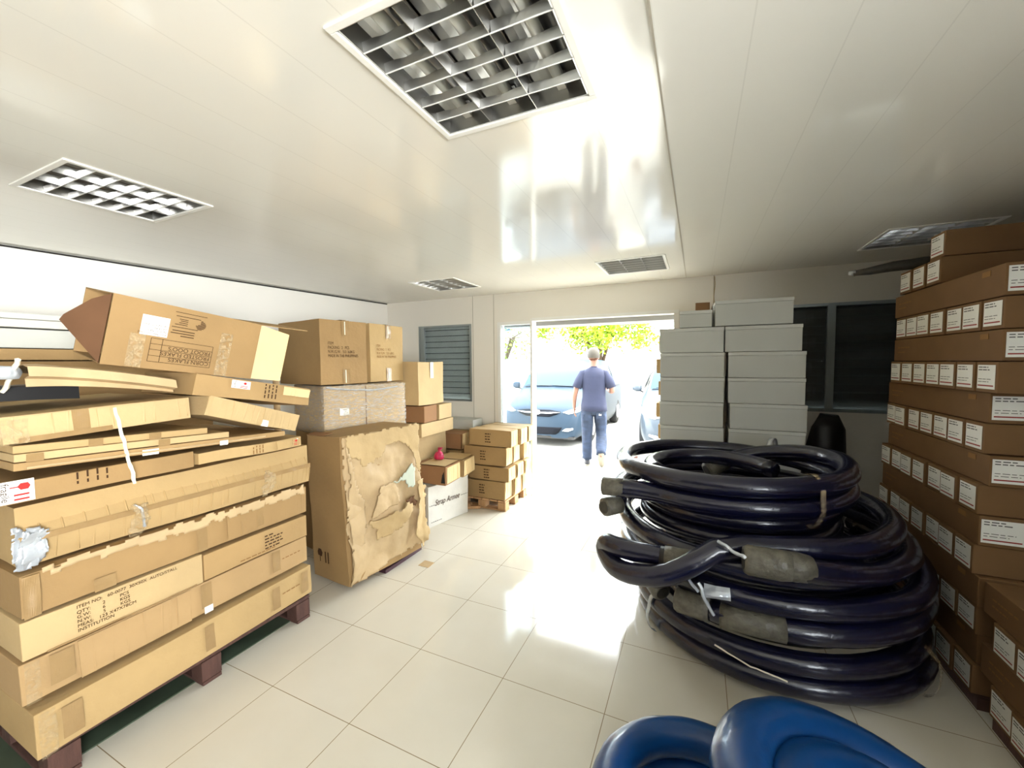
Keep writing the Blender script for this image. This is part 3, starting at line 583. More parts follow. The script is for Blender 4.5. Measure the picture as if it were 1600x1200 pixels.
m = MB(); v = [m.bm.verts.new(p) for p in ((-.2, -.362, 1.083), (.02, -.362, 1.086), (.04, -.30, 1.10), (-.19, -.31, 1.095))]; m.bm.faces.new(v); o = m.build('top_flap', M_['redbrown'], t); o.modifiers.new('s', 'SOLIDIFY').thickness = .003
tag(MB().dbox((.40, .45, .030), 4, .003, 5, c=(-2.40, 2.62, 0)).build('plastic_tray', M_['purple']), 'dark purple plastic tray squashed under the tall torn carton', 'tray')
tag(MB().dbox((.1, .09, .002), 3, .0, 5, c=(-2.0, 2.65, 0.0)).build('paper_scrap', M_['kraft']), 'flat brown paper scrap on the floor by the torn carton', 'scrap')
t = carton('big brown carton under the stretch wrapped one, mostly behind the torn carton', (-3.02, 2.80, 0), (.46, .70, 1.05), (0, 0, -.2), 3, .004, 63)
t = carton('brown carton sheathed in wrinkled stretch wrap, under the two printed cartons', (-2.93, 2.79, 1.056), (.6, .76, .408), (0, 0, -.30), 2, .004, 64); d = (.6, .76, .408)
m = MB().dbox((.612, .772, .414), 10, .006, 8, 8); m.build('stretch_wrap', M_['wrap'], t, True)
plate(t, d, '+x', -.02, -.012, 0, .4, 'inside', 'flap_seam', eps=.006); plate(t, d, '+x', -.25, -.17, .16, .22, 'paper', 'wrapped_label', eps=.004)
wisp(t, [(.31, -.36, .40), (.315, -.15, .37), (.318, .05, .36), (.312, .3, .38)], .016, 'gathered_film', 'foil')
for (lab, c, dd, rz, mt, seed) in (('printed brown carton, nearer of the two on the stretch wrapped one', (-3.04, 2.587, 1.478), (.668, .429, .535), -.182, 3, 65), ('lighter printed carton, farther of the two on the stretch wrapped one', (-3.00, 3.085, 1.476), (.5, .468, .545), .018, 0, 66)):
    t = carton(lab, c, dd, (0, 0, rz), mt, .004, seed, 'printed cartons')
    x = .01
    for v0, v1 in ((.0, .13), (dd[2]-.13, dd[2])):
        plate(t, dd, '+x', x-.03, x+.035, v0, v1, 'tape', 'packing_tape', eps=.004, crumple=.003, n=6); plate(t, dd, '+x', x-.012, x-.004, v0+.01, v1-.01, 'strap', 'tape_glint', eps=.009)
    text(t, dd, '+x', -.15, .33, .036, 'ITEM\nPACKING:  2   PCS\nN.W./G.W.:  5.0 / 6.0KG\nMADE IN THE PHILIPPINES', 'ink' if seed == 65 else 'inkfaint').scale = (.66, .95, 1)
    plate(t, dd, 'top', -dd[0]/2+.01, dd[0]/2-.01, -.03, .03, 'tape', 'packing_tape', eps=.004)
# column at right of them
t = carton('light carton with damp stained sides, top of the narrow stack before the shuttered window', (-2.815, 3.60, 1.208), (.4, .494, .455), (0, 0, .066), 2, .01, 67)
plate(t, (.4, .494, .455), '+x', -.03, .03, .28, .45, 'strap', 'pale_tape', eps=.006, crumple=.003, n=6); plate(t, (.4, .494, .455), '-y', -.19, -.10, .13, .145, 'strap', 'pale_tape', eps=.006); lines(t, (.4, .494, .455), '-y', -.19, .21, [.08, .09, .08], .03, .01, 'ink', eps=.008)
t = carton('small brown carton, nearer of the pair under the light stained carton', (-2.80, 3.555, 1.02), (.4, .251, .175), (0, 0, .065), 'redbrown', .004, 68); lines(t, (.4, .251, .175), '-y', -.16, .13, [.05]*3, .03, .012, 'ink')
carton('small brown carton, farther of the pair under the light stained carton', (-2.80, 3.845, 1.02), (.4, .26, .165), (0, 0, .03), 2, .005, 69)
carton('wide light carton under the pair of small cartons', (-2.85, 3.73, .868), (.46, .62, .142), (0, 0, .02), 2, .004, 70)
carton('big light carton below the wide one, beside the torn carton', (-2.95, 3.71, .455), (.48, .60, .404), (0, 0, 0), 2, .005, 71)
carton('bottom carton of the narrow stack, on the floor behind the white box', (-3.05, 3.71, 0), (.48, .60, .444), (0, 0, 0), 3, .005, 72)
# white box with black script, red net bag
DW = (.40, .56, .415)
t = carton('dirty white box with black script lettering, standing on the floor', (-2.547, 3.567, 0), DW, (0, 0, -.236), 'whitebox', .007, 73, name='white_box')
text(t, DW, '+x', -.20, .205, .085, 'Strap Armee', 'ink', shear=.35, eps=.008).scale = (.78, 1, 1)
for a_, b_, v in ((-.27, -.20, .22), (.17, .27, .225), (-.25, -.11, .05)): lines(t, DW, '+x', a_, v, [b_-a_], .02, .006, 'inkgrey', eps=.008)
plate(t, DW, '-y', -.19, .17, .01, .40, CB[4], 'brown_side', eps=.008)
for (lab, y0, mt, seed, rz) in (('orange brown carton with one burst end, nearer on the white box', -.165, 'redbrown', 74, .06), ('dented brown carton beside it on the white box, farther from the camera', .155, 1, 75, .10)):
    dd = (.40, .285, .18); t = carton(lab, (-2.47, 3.625+y0*.95, .430), dd, (0, 0, rz), mt, .012, seed, 'cartons on the white box')
    creased(t, dd, '+x', -.13, .14, .01, .17, .03, .006, 'edge', name='burst_flap', seed=seed, tilt=.0)
    m = MB(); F = frame('-y', dd, .013); m.prism([(.15, .02), (.165, .10), (.185, .14), (.195, .02)], .001, F); 
    if y0 < 0: m.build('torn_opening', M_['dark'], t)
    else: m.bm.free()
    lines(t, dd, '-y', -.17, .15, [.03]*4, .03, .012, 'ink', eps=.013)
    plate(t, dd, 'top', -.10, .19, -.14, .13, CB[2], 'top_flap', eps=.012)
t = thing('net_bag', 'small magenta net bag sitting on the cartons above the white box', 'bag', (-2.49, 3.55, .625))
MB().loft([((0, 0, .0), .035, .03), ((0, 0, .012), .055, .05), ((0, 0, .045), .058, .05), ((0, .005, .075), .04, .035), ((0, .01, .09), .012, .012), ((0, .01, .10), .02, .018), ((.01, .015, .125), .03, .02)], 18, nz=.006, seed=3).build('net', M_['pink'], t, True)
# small stack between
t = carton('light grey flat carton against the wall below the shuttered window', (-2.72, 4.43, .82), (.42, .24, .12), mat='greybox', seed=80, dent=.002)
for k, (lab, z0, z1, y0, rz) in enumerate((('brown carton on the floor behind the white box', 0, .32, 4.25, 0), ('second brown carton up behind the white box', .325, .60, 4.26, .03))): carton(lab, (-2.78, y0, z0), (.46, .40, z1-z0), (0, 0, rz), 1, .006, 81+k)
t = carton('tilted brown carton with bright torn end, behind the net bag', (-2.76, 4.18, .625), (.40, .22, .18), (0, .03, .10), 'redbrown', .010, 84)
creased(t, (.40, .22, .19), '+x', -.10, .10, .0, .18, .03, .006, 'edge', name='torn_end', seed=85); lines(t, (.40, .22, .19), '-y', -.15, .15, [.1]*4, .03, .01, 'ink', eps=.012)
carton('brown carton behind the tilted one, under the grey flat carton', (-2.76, 4.43, .605), (.42, .22, .208), (0, 0, 0), 2, .005, 86)
# pallet stack by the door
pallet('light wooden pallet by the doorway under the crushed cartons', -2.50, -1.90, 3.95, 4.56, .12, 'woodl')
rows = [(.125, .205, -2.17, 0.00), (.335, .165, -2.10, .02), (.505, .21, -2.16, .0), (.72, .19, -2.10, .0)]
names_r = ['bottom', 'second', 'third', 'top']; names_c = ['nearest the camera', 'middle one', 'against the wall']
for i, (z0, h, xc, rz) in enumerate(rows):
    for j in range(3):
        dd = (.52 if i != 1 else .50, .184, h-.010)
        t = carton('crushed brown carton on doorway pallet, %s layer, %s' % (names_r[i], names_c[j]), (xc+.02*R_.uniform(-1, 1)+.015*j, 4.052+.202*j, z0), dd, (0, 0, R_.uniform(-.022, .022)), (3 if j == 0 else 2) if i != 3 else 1, .009, 90+i*5+j, 'crushed cartons by the doorway')
        creased(t, dd, '+x', -.085, .085, .006, h-.014, .03, .006, 'edge', name='end_flap', seed=90+i*5+j)
        if j == 0: lines(t, dd, '-y', -.05, h*.75, [.07]*4, .03, .012, 'ink', eps=.012)
t = thing('wood_offcut', 'broken pale wood offcut on the floor before the doorway pallet', 'wood', (-2.27, 3.90, 0)); MB().obox((0, 0, .02), (.14, .03, .03), (0, 0, .5)).build('stick', M_['woodl'], t); MB().obox((-.08, .0, .03), (.08, .05, .06), (0, 0, .1)).build('lump', M_['woodl'], t)

# ------------------------------------------------------------------ pale grey lidded cartons
def grey_carton(label, c, d, rz=0, group='pale grey lidded cartons'):
    t = thing('lidded_carton', label, 'box', c, (0, 0, rz), group); x, y, z = d
    MB().box(-x/2+.003, x/2-.003, -y/2+.003, y/2-.003, 0, z-.03).build('body', M_['greybox'], t, bevel=.002)
    MB().box(-x/2, x/2, -y/2, y/2, z-.029, z-.001).build('lid', M_['greylid'], t, bevel=.002)
    return t
ordn = ['top', 'second', 'third', 'fourth', 'fifth', 'sixth', 'seventh', 'eighth', 'ninth']
zz = 1.94; hh = .2155
for k in range(9):
    z = zz-hh*(k+1); off = (0, .005, .01, .008, .012, .0, .01, .0, .0)[k]
    grey_carton('pale grey lidded carton, %s in the left column beside the doorway' % ordn[k], (-.055+off, 4.06, z), (.515, .40, hh-.003), (0, .01, 0, -.01, .008, 0, 0, 0, 0)[k])
    offr = (-.01, .02, .02, .035, .03, 0, 0, .01, 0)[k]
    grey_carton('pale grey lidded carton, %s in the right column before the dark window' % ordn[k], (.49+offr, 4.06, z), (.545, .40, hh-.003), (.0, -.01, .0, .012, 0, 0, 0, 0, 0)[k])
grey_carton('pale grey lidded carton alone on top, right of the smaller one', (.40, 4.05, 1.943), (.56, .40, .21), .05, 'topmost grey cartons')
grey_carton('small pale grey carton on top at left, half hidden by the larger one', (-.02, 3.98, 1.943), (.26, .20, .145), 0, 'topmost grey cartons')
carton('small brown carton peeping over the topmost grey cartons', (.035, 4.19, 1.943), (.12, .12, .24), mat='redbrown', seed=130)
for k in range(9):
    carton('brown carton edge behind the grey cartons, %s from the top by the doorway' % ordn[k], ((-.19 if k % 2 else -.17), 4.42, 1.75-.219*(k+.0)), (.36, .28, .14 if k < 8 else .13), mat=1, seed=140+k, group='brown cartons behind the grey ones')
    if k < 8: carton('shallow brown carton between the deeper ones behind the grey cartons, %s from the top' % ordn[k], (-.14, 4.42, 1.75-.219*(k+1)+.143), (.34, .26, .071), mat=1, seed=150+k, group='shallow brown cartons behind the grey ones')

# ------------------------------------------------------------------ right stack of labelled cartons
XS = 1.21; HB = .1435; BR = M_['redbrown']
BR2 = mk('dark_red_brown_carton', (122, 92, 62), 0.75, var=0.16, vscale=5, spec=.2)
def label_mesh():
    m = MB(); m.box(-.0010, 0, -.055, .055, -.058, .058); return m
def make_labelled(length, wd, face):
    """carton with its white shipping label on one end; origin bottom centre"""
    d = (length, wd-.004, HB-.004) if face == '-x' else (wd-.004, length, HB-.004)
    t = thing('labelled_carton', 'x', 'box', (0, 0, 0), group='x')
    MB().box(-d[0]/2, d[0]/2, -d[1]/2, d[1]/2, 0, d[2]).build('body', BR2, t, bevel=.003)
    w_ = min(wd*.40, .062) if face == '-x' else wd*.44
    p = plate(t, d, face, -w_, w_, .016, d[2]-.014, 'paper', 'shipping_label', eps=.001)
    lines(p, d, face, -w_+.008, d[2]-.022, [w_*1.1, w_*1.4], .012, .005, 'inkgrey', 'label_print', eps=.0025)
    lines(p, d, face, -w_+.008, .062, [w_*1.5, w_*1.2], .012, .003, 'inkgrey', 'label_print', eps=.0025)
    F = frame(face, d, .0026); m = MB(); m.prism([(-w_+.006, .028), (w_-.008, .028), (w_-.008, .034), (-w_+.006, .034)], .0003, F)
    m.build('label_stripe', M_['inkred'], p)
    if face == '-y':
        lines(t, d, '-x', -length/2+.06, .09, [.16, .10], .03, .007, 'inkfaint', 'printed_text', eps=.001)
        plate(t, d, '-x', length/2-.16, length/2-.10, .10, .125, 'inkfaint', 'printed_mark', eps=.001)
    return t
WE = .155
proE = make_labelled(1.0, WE, '-x'); proS = make_labelled(1.08, .163, '-y')
usedE = usedS = False
def place(pro, first, loc, label, group, rz=0, shift=0):
    o = pro if first else copy_tree(pro)
    o.location = loc; o.rotation_euler.z = rz; o['label'] = label; o['group'] = group
    if shift:
        for ch in o.children:
            if ch.name.startswith('shipping_label'): ch.location.y += shift
    return o
rown = ['level with the top of the long ones', 'second', 'third', 'fourth', 'fifth', 'sixth', 'seventh', 'eighth', 'ninth', 'tenth', 'eleventh', 'twelfth', 'thirteenth', 'fourteenth']
crs = ['first', 'second', 'third', 'fourth', 'fifth', 'sixth', 'seventh', 'eighth', 'ninth', 'tenth', 'eleventh', 'twelfth', 'thirteenth', 'bottom']
cnt = ['nearest', 'second', 'third', 'fourth', 'fifth', 'sixth', 'farthest']
fe = fs = True; rr = random.Random(11)
for r in range(14):
    z = 2.07-HB*(r+1)
    jx = rr.uniform(-.012, .012); jy = rr.uniform(-.02, .02)+(.07 if r >= 4 else 0)
    if r % 2 == 1:
        for j in range(7):
            place(proE, fe, (XS+.5+jx+rr.uniform(-.006, .006), 2.60+jy+WE*j, z), 'labelled brown carton end, %s from camera, %s course down, tall right stack' % (cnt[j], crs[r]), 'labelled carton ends, tall right stack', rr.uniform(-.002, .002)); fe = False
    else:
        for i in range(2):
            o = place(proS, fs, (XS+.084+jx+.166*i, 3.05+jy, z), 'long brown carton, %s one of the %s course down, tall right stack' % ('outer' if i == 0 else 'inner', crs[r]), 'long cartons, tall right stack'); fs = False
            if r >= 10:
                for ch in list(o.children):
                    if ch.name.startswith('shipping_label'):
                        for g in list(ch.children): bpy.data.objects.remove(g)
                        bpy.data.objects.remove(ch)
# cartons on top
for j, y in enumerate((3.12, 3.29, 3.46)):
    place(proE, False, (XS+.5+.004, y, 2.074), 'labelled brown carton end, %s of three on top of the tall right stack' % ('nearest', 'middle', 'farthest')[j], 'labelled cartons on top')
place(proE, False, (XS+.52, 3.14, 2.219), 'single labelled carton at the very top of the tall right stack', 'labelled cartons on top', .02)
t = thing('plastic_roll', 'crumpled dark plastic roll sticking out from the top of the right stack', 'plastic roll', (1.3, 3.42, 2.222))
MB().tube([(-.34, .10, .015), (-.26, .08, .02), (-.15, .05, .035), (.0, .02, .035), (.3, 0, .04)], [.018, .026, .032, .036, .036], 12, wob=.25).build('film_roll', M_['fitdark'], t, True)
MB().tube([(-.365, .105, .02), (-.33, .10, .018)], [.012, .022], 10).build('white_tip', M_['foil'], t, True)
# low stack nearer the camera
for r in (10, 11, 12, 13):
    z = 2.07-HB*(r+1)
    if r % 2 == 1:
        for j in range(6): place(proE, False, (XS+.5+rr.uniform(-.01, .01)-.01, 1.575+WE*j+.03, z), 'labelled brown carton end, %s from camera, %s labelled course, low near right stack' % (cnt[j], 'upper' if r == 11 else 'lower'), 'labelled carton ends, low near stack', rr.uniform(-.002, .002))
    else:
        for i in range(3 if r == 10 else 2): place(proS, False, (XS+.084+.166*i, 2.0, z), 'long brown carton, %s one in the %s course, low near right stack' % (('outer', 'second', 'third')[i], 'top' if r == 10 else 'third'), 'long cartons, low near stack')
struct_p = MB().box(1.22, 2.2, 1.5, 2.45, 0.0, .056); tag(struct_p.build('pallet', M_['wood']), 'low dark pallet board under the near right stack', 'pallet')
tag(MB().box(1.22, 2.2, 2.56, 3.62, 0.0, .056).build('pallet', M_['wood']), 'low dark pallet board under the tall right stack', 'pallet')
# dark bag by the wall under the dark window
t = thing('black_bag', 'black bag slumped beneath the dark louvred window', 'bag', (1.02, 4.36, .0)); MB().loft([((0, 0, 0), .14, .16), ((0, 0, .3), .17, .18), ((0, 0, .8), .16, .15), ((.02, 0, 1.05), .12, .12), ((.03, 0, 1.17), .07, .06)], 18, nz=.03).build('sack', M_['black'], t, True)

# ------------------------------------------------------------------ hoses
RH = .054
def ring_path(cx, cy, z, R, turns, a0, dz=.108, drift=(0, 0), seed=0, n=56, el=1.0, inw=0.0):
    P = []; N_ = int(n*turns)
    for i in range(N_+1):
        u = i/n; a = a0+2*math.pi*u; rr_ = (R-inw*max(0, (i/N_-.85)/.15)**2)*(1+.02*noise.noise(Vector((math.cos(a)*2, math.sin(a)*2, seed+u*.6))))
        P.append(Vector((cx+drift[0]*u+rr_*math.cos(a), cy+drift[1]*u+rr_*el*math.sin(a), z+dz*(i/n)-inw*.75*max(0, (i/N_-.85)/.15)**2+.006*noise.noise(Vector((a, seed, 0))))))
    return P
def smooth_path(P, it=2):
    for _ in range(it):
        Q = [P[0]]
        for a_, b_ in zip(P, P[1:]): Q += [a_.lerp(b_, .25), a_.lerp(b_, .75)]
        Q.append(P[-1]); P = Q
    return P
def fitting(t, p, dr, r=.060, ln=.15, name='end_fitting'):
    dr = Vector(dr).normalized(); p = Vector(p)
    o = MB().tube([p-dr*.04, p, p+dr*ln*.9, p+dr*ln], [r*1.02, r*1.06, r*1.08, r*.95], 18, wob=.12).build(name, M_['fit'], t, True)
    MB().tube([p+dr*(ln-.002), p+dr*(ln+.004)], [r*.72, r*.70], 14).build('bore', M_['fitdark'], o)
    return o
def strap(t, c, R, ax, w_=.03, mat='foil', name='film_binding', r=None):
    """band of film round the hoses: ring of radius R about c in the plane holding z and ax"""
    m = MB(); a = Vector(ax).normalized(); n = 22; rows = []
    side = a.cross(Vector((0, 0, 1)))
    rz = r or R
    for i in range(n):
        th = 2*math.pi*i/n; p = Vector(c)+a*math.cos(th)*R+Vector((0, 0, 1))*math.sin(th)*rz
        j = noise.noise_vector(p*20)*.008
        rows.append((m.bm.verts.new(p-side*w_/2+j), m.bm.verts.new(p+side*w_/2+j)))
    for i in range(n): a_, b_ = rows[i], rows[(i+1) % n]; m.bm.faces.new((a_[0], b_[0], b_[1], a_[1]))
    o = m.build(name, M_[mat], t, True); s = o.modifiers.new('s', 'SOLIDIFY'); s.thickness = .002; return o
def hose_thing(label, base, group='dark blue hose coils'):
    return thing('hose_coil', label, 'hose', base, group=group)
def hose_mesh(t, P, name='hose', mat='hose', r=RH, seed=0):
    b = t.location; return MB().tube([p-b for p in P], r, 16, wob=.05, seed=seed).build(name, M_[mat], t, True)
# top coil
t = hose_thing('top coil of dark blue hose, two open turns', (.17, 3.05, .80))
P = smooth_path([Vector((-.44, 2.475, .885)), Vector((-.36, 2.485, .882)), Vector((-.28, 2.49, .878))]+ring_path(.17, 3.03, .875, .65, 1.6, math.radians(238), .108, (.0, -.01), 1, inw=.24), 1)
hose_mesh(t, P, seed=1); L = lambda p: Vector(p)-t.location
P2 = ring_path(.10, 2.98, .93, .38, .55, math.radians(20), .0, (0, 0), 2)
o = hose_mesh(t, P2, 'inner_loop', seed=2)
fitting(t, L(P[-1]), P[-1]-P[-3], .056, .12); fitting(t, L(P[0]), (-1, -.12, .02), .052, .085)
strap(t, L((.52, 3.56, .93)), .075, (.5, .8, 0), .035, r=.14); strap(t, L((.55, 2.50, .93)), .065, (.5, -.8, 0), .03, 'clear', r=.14)
t = hose_thing('inner coil of dark blue hose seen through the gap under the top coil', (.22, 2.98, .55), 'inner hose coils')
hose_mesh(t, ring_path(.22, 2.99, .60, .52, 1.9, math.radians(40), .108, (0, 0), 21), seed=21)
t = hose_thing('inner coil of dark blue hose low inside the bottom rings', (.36, 2.98, .10), 'inner hose coils')
hose_mesh(t, ring_path(.38, 3.0, .16, .56, 3.4, math.radians(70), .108, (0, 0), 22), seed=22)
# second coil, with bent free end at left
t = hose_thing('second coil of dark blue hose with a bent free end jutting left', (.22, 2.95, .56))
P = [Vector(p) for p in ((-.10, 2.20, .625), (-.20, 2.21, .625), (-.32, 2.22, .622), (-.40, 2.25, .62), (-.455, 2.30, .61), (-.475, 2.33, .58), (-.47, 2.32, .545), (-.44, 2.27, .525), (-.38, 2.19, .52), (-.28, 2.13, .54), (-.14, 2.09, .58), (0.0, 2.10, .67), (.12, 2.17, .75))]
ring = ring_path(.25, 2.97, .765, .745, .80, math.radians(-86), .0, (0, 0), 4)+[Vector((-.445, 2.58, .765)), Vector((-.455, 2.49, .765))]
P = P+ring[2:]; 
P = smooth_path(P, 1)
hose_mesh(t, P, seed=4); L = lambda p: Vector(p)-t.location
fitting(t, L(P[0]), (1, -.03, .0), .058, .10); fitting(t, L(P[-1]), (-.6, -.8, 0), .052, .08)
MB().tube([L((-.16, 2.205, .624)), L((-.10, 2.20, .625))], .0565, 14).build('black_tape', M_['black'], t, True)
wisp(t, [L((-.06, 2.14, .62)), L((-.02, 2.11, .58)), L((.02, 2.11, .53))], .02, 'loose_film', 'foil')
# hose with the big capped end facing left
t = hose_thing('third coil of dark blue hose, its big capped end facing left', (.3, 2.97, .45))
P = ring_path(.30, 2.97, .60, .76, 1.7, math.radians(-84), -.075, (0, 0), 6)
P = [Vector((.28, 2.08, .745)), Vector((.38, 2.08, .74)), Vector((.54, 2.14, .71))]+[p for p in ring_path(.30, 2.97, .645, .76, .98, math.radians(-52), .0, (0, 0), 6)]
P = smooth_path(P, 1); hose_mesh(t, P, seed=6); L = lambda p: Vector(p)-t.location
o = fitting(t, L((.345, 2.08, .745)), (-1, -.04, .0), .062, .14)
MB().tube([L((.34, 2.08, .745)), L((.41, 2.09, .742)), L((.46, 2.11, .735))], [.062, .062, .056], 14, wob=.12).build('end_sleeve', M_['fit'], t, True)
wisp(t, [L((.10, 2.10, .80)), L((.17, 2.06, .775)), L((.21, 2.03, .77))], .022, 'loose_film', 'foil')
wisp(t, [L((.02, 2.12, .57)), L((.05, 2.10, .50)), L((.09, 2.11, .43))], .022, 'binding_film', 'foil')
MB().tube([L((.05, 2.15, .52)), L((.10, 2.14, .525)), L((.16, 2.14, .53))], .03, 8, wob=.5).build('film_scrap', M_['foil'], t)
# fourth: two turns with ends at left
t = hose_thing('fourth coil of dark blue hose, wrapped ends side by side at left', (.34, 2.98, .24))
P = ring_path(.34, 2.98, .385, .79, 1.42, math.radians(-112), .108, (0, .01), 8)
P[0:0] = []
hose_mesh(t, P, seed=8); L = lambda p: Vector(p)-t.location
dr = (P[0]-P[2]); fitting(t, L(P[0]), dr, .062, .13)
P3 = [Vector((-.15, 2.40, .34)), Vector((-.24, 2.50, .37)), Vector((-.32, 2.62, .40)), Vector((-.37, 2.75, .42))]
fitting(t, L((-.22, 2.44, .37)), (.6, -.75, -.25), .052, .10); 
hose_mesh(t, smooth_path([Vector((-.20, 2.42, .38)), Vector((-.30, 2.55, .42)), Vector((-.38, 2.75, .44)), Vector((-.38, 3.0, .45))]), 'hose_end', seed=9)
MB().tube([L(p) for p in P[1:5]], .0585, 14, wob=.18).build('film_sleeve', M_['fit'], t, True)
# bottom coil
t = hose_thing('bottom coil of dark blue hose lying on the tiles', (.42, 3.0, .0))
P = ring_path(.42, 3.0, .056, .735, 1.93, math.radians(185), .11, (-.02, .0), 10)
hose_mesh(t, P, seed=10); L = lambda p: Vector(p)-t.location
fitting(t, L(P[-1]), P[-1]-P[-3], .056, .10)
strap(t, L((-.20, 2.55, .12)), .07, (.8, .6, 0), .03, r=.125); strap(t, L((1.03, 2.58, .12)), .07, (.8, -.6, 0), .03, 'clear', r=.125)
wisp(t, [L((.10, 2.21, .22)), L((.25, 2.16, .19)), L((.40, 2.15, .17))], .010, 'white_cord', 'strap')
# bright blue coils at the lower edge of the picture
t = hose_thing('bright blue hose coil at the bottom edge, left of the larger one', (.02, 1.20, 0), 'bright blue hose coils')
P = ring_path(.06, 1.27, .065, .30, 2.0, math.radians(-80), .125, (0, 0), 14); hose_mesh(t, P, mat='hosec', r=.062, seed=14); L = lambda p: Vector(p)-t.location
m = MB(); Q = [L(p) for p in ring_path(.06, 1.27, .195, .30, .22, math.radians(150), 0, (0, 0), 14)]; m.tube(Q, .0655, 16, wob=.1); m.build('silver_tape', M_['foil'], t, True)
t = hose_thing('larger bright blue hose coil at the bottom edge, leaning over the left one', (.45, 1.25, 0), 'bright blue hose coils')
P = [Vector((.52+(.385-.13*max(0, min(1, (k-46)/22)))*math.cos(-1.4+k*math.pi/28), 1.28+(.385-.13*max(0, min(1, (k-46)/22)))*math.sin(-1.4+k*math.pi/28), .315)) for k in range(104)]
for p in P: p.z -= .34*(p.x-.52)
hose_mesh(t, P, mat='hosec', r=.084, seed=16)
# litter on the tiles
tag(MB().dbox((.045, .04, .004), 3, .004, 3, freq=30, c=(-.44, 1.06, 0)).build('paper_scrap', M_['paper']), 'crumpled white paper scrap on the tiles near the bottom edge', 'scrap')
tag(MB().dbox((.06, .03, .002), 3, .003, 7, freq=30, c=(-.80, 1.13, 0)).build('dirt_smear', M_['dirt']), 'small dark dirt smear on the tiles at the bottom edge', 'dirt')

# ------------------------------------------------------------------ outside the doorway
struct('ground', MB().box(-14, 12, 4.86, 30, -.12, -.02), M_['pave'])
struct('threshold', MB().box(-5, 2.6, 4.72, 5.0, -.02, .002), M_['pave'])
def make_car(label, loc, rz, paint):
    t = thing('parked_car', label, 'car', loc, (0, 0, rz))
    # stations along the length: y, top z, shoulder z, half width, half width of roof
    st = [(.00, .24, .235, .30, .2), (.01, .34, .33, .66, .5), (.012, .46, .44, .72, .58), (.02, .56, .54, .76, .62), (.05, .68, .63, .79, .66), (.10, .755, .70, .82, .68), (.20, .82, .76, .85, .70), (.45, .94, .84, .885, .74), (.75, 1.03, .90, .90, .76), (.98, 1.10, .95, .905, .77), (1.0, 1.115, .96, .905, .77),
          (1.3, 1.37, .98, .91, .73), (1.6, 1.56, 1.0, .91, .69), (1.85, 1.665, 1.01, .91, .67), (2.2, 1.72, 1.02, .91, .67), (3.2, 1.75, 1.03, .91, .66), (4.1, 1.72, 1.03, .90, .65), (4.5, 1.60, 1.03, .89, .63), (4.7, 1.20, .98, .87, .60), (4.75, .6, .55, .8, .6), (4.76, .3, .28, .6, .4)]
    def sec(s):
        y, zt, zs, hw, hr = s; zb = .19
        zt2 = max(zt, zb+.02)
        base = [(hw*.90, min(zb, zt2)), (hw*.985, min(zb+.10, zt2)), (hw, min(.48, zs)), (hw*.992, zs*.97), (hw*.965, zs), (hr*1.02+(hw-hr)*.12, zs+(zt-zs)*.55), (hr, zt-.035 if zt > .5 else zt-.01), (hr*.62, zt-.006), (hr*.3, zt-.001), (0, zt)]
        return [(x, y+(.30*max(0, 1-y/1.6))*(abs(x)/.9)**2.6, z) for x, z in base]
    m = MB(); grid = []
    for s in st:
        h = sec(s); row = [m.bm.verts.new(p) for p in h]+[m.bm.verts.new((-p[0], p[1], p[2])) for p in h[-2::-1]]; grid.append(row)
    W = []
    for a_, b_ in zip(grid, grid[1:]):
        for k in range(len(a_)-1): m.bm.faces.new((a_[k], b_[k], b_[k+1], a_[k+1]))
    m.bm.faces.new(grid[-1])
    body = m.build('body', paint, t, True); ss = body.modifiers.new('s', 'SUBSURF'); ss.levels = 1; ss.render_levels = 2
    # surface look-up for fittings on the nose
    bm = bmesh.new(); bm.from_mesh(body.data); bmesh.ops.subdivide_edges(bm, edges=bm.edges[:], cuts=2, use_grid_fill=True, smooth=.6); bt = BVHTree.FromBMesh(bm)
    def surf(x, z):
        h = bt.ray_cast(Vector((x, -2, z)), Vector((0, 1, 0))); return h[0].y if h[0] else .3
    def decal(poly, name, mat, off=.012, parent=t, step=.02):
        m = MB(); us = [p[0] for p in poly]; vs_ = [p[1] for p in poly]; vt = {}
        ni = int((max(us)-min(us))/step)+1; nj = int((max(vs_)-min(vs_))/step)+1
        # fan of the outline, subdivided towards the centre so it follows the surface
        cx, cz = sum(us)/len(us), sum(vs_)/len(vs_); rings = []
        for f_ in (1, .75, .5, .25): rings.append([(cx+(x-cx)*f_, cz+(z-cz)*f_) for x, z in poly])
        V = [[m.bm.verts.new((x, surf(x, z)-off, z)) for x, z in r] for r in rings]; c0 = m.bm.verts.new((cx, surf(cx, cz)-off, cz)); n_ = len(poly)
        for a_, b_ in zip(V, V[1:]):
            for i in range(n_): m.bm.faces.new((a_[i], a_[(i+1) % n_], b_[(i+1) % n_], b_[i]))
        for i in range(n_): m.bm.faces.new((V[-1][i], V[-1][(i+1) % n_], c0))
        o = m.build(name, M_[mat], parent, True); s_ = o.modifiers.new('s', 'SOLIDIFY'); s_.thickness = .012; return o
    def dens(poly, k=4): return [((poly[i][0]*(k-j)+poly[(i+1) % len(poly)][0]*j)/k, (poly[i][1]*(k-j)+poly[(i+1) % len(poly)][1]*j)/k) for i in range(len(poly)) for j in range(k)]
    decal(dens([(-.46, .70), (-.25, .735), (.25, .735), (.46, .70), (.40, .655), (.25, .605), (-.25, .605), (-.40, .655)]), 'grille', 'grille', .010)
    decal(dens([(-.48, .695), (-.25, .680), (.25, .680), (.48, .695), (.42, .680), (.25, .662), (-.25, .662), (-.42, .680)]), 'grille_bar', 'lamp', .022)
    e = MB(); ys = surf(0, .69)-.035
    pts = [Vector((.065*math.cos(a_), ys, .685+.042*math.sin(a_))) for a_ in [i*2*math.pi/20 for i in range(21)]]; e.tube(pts, .006, 8)
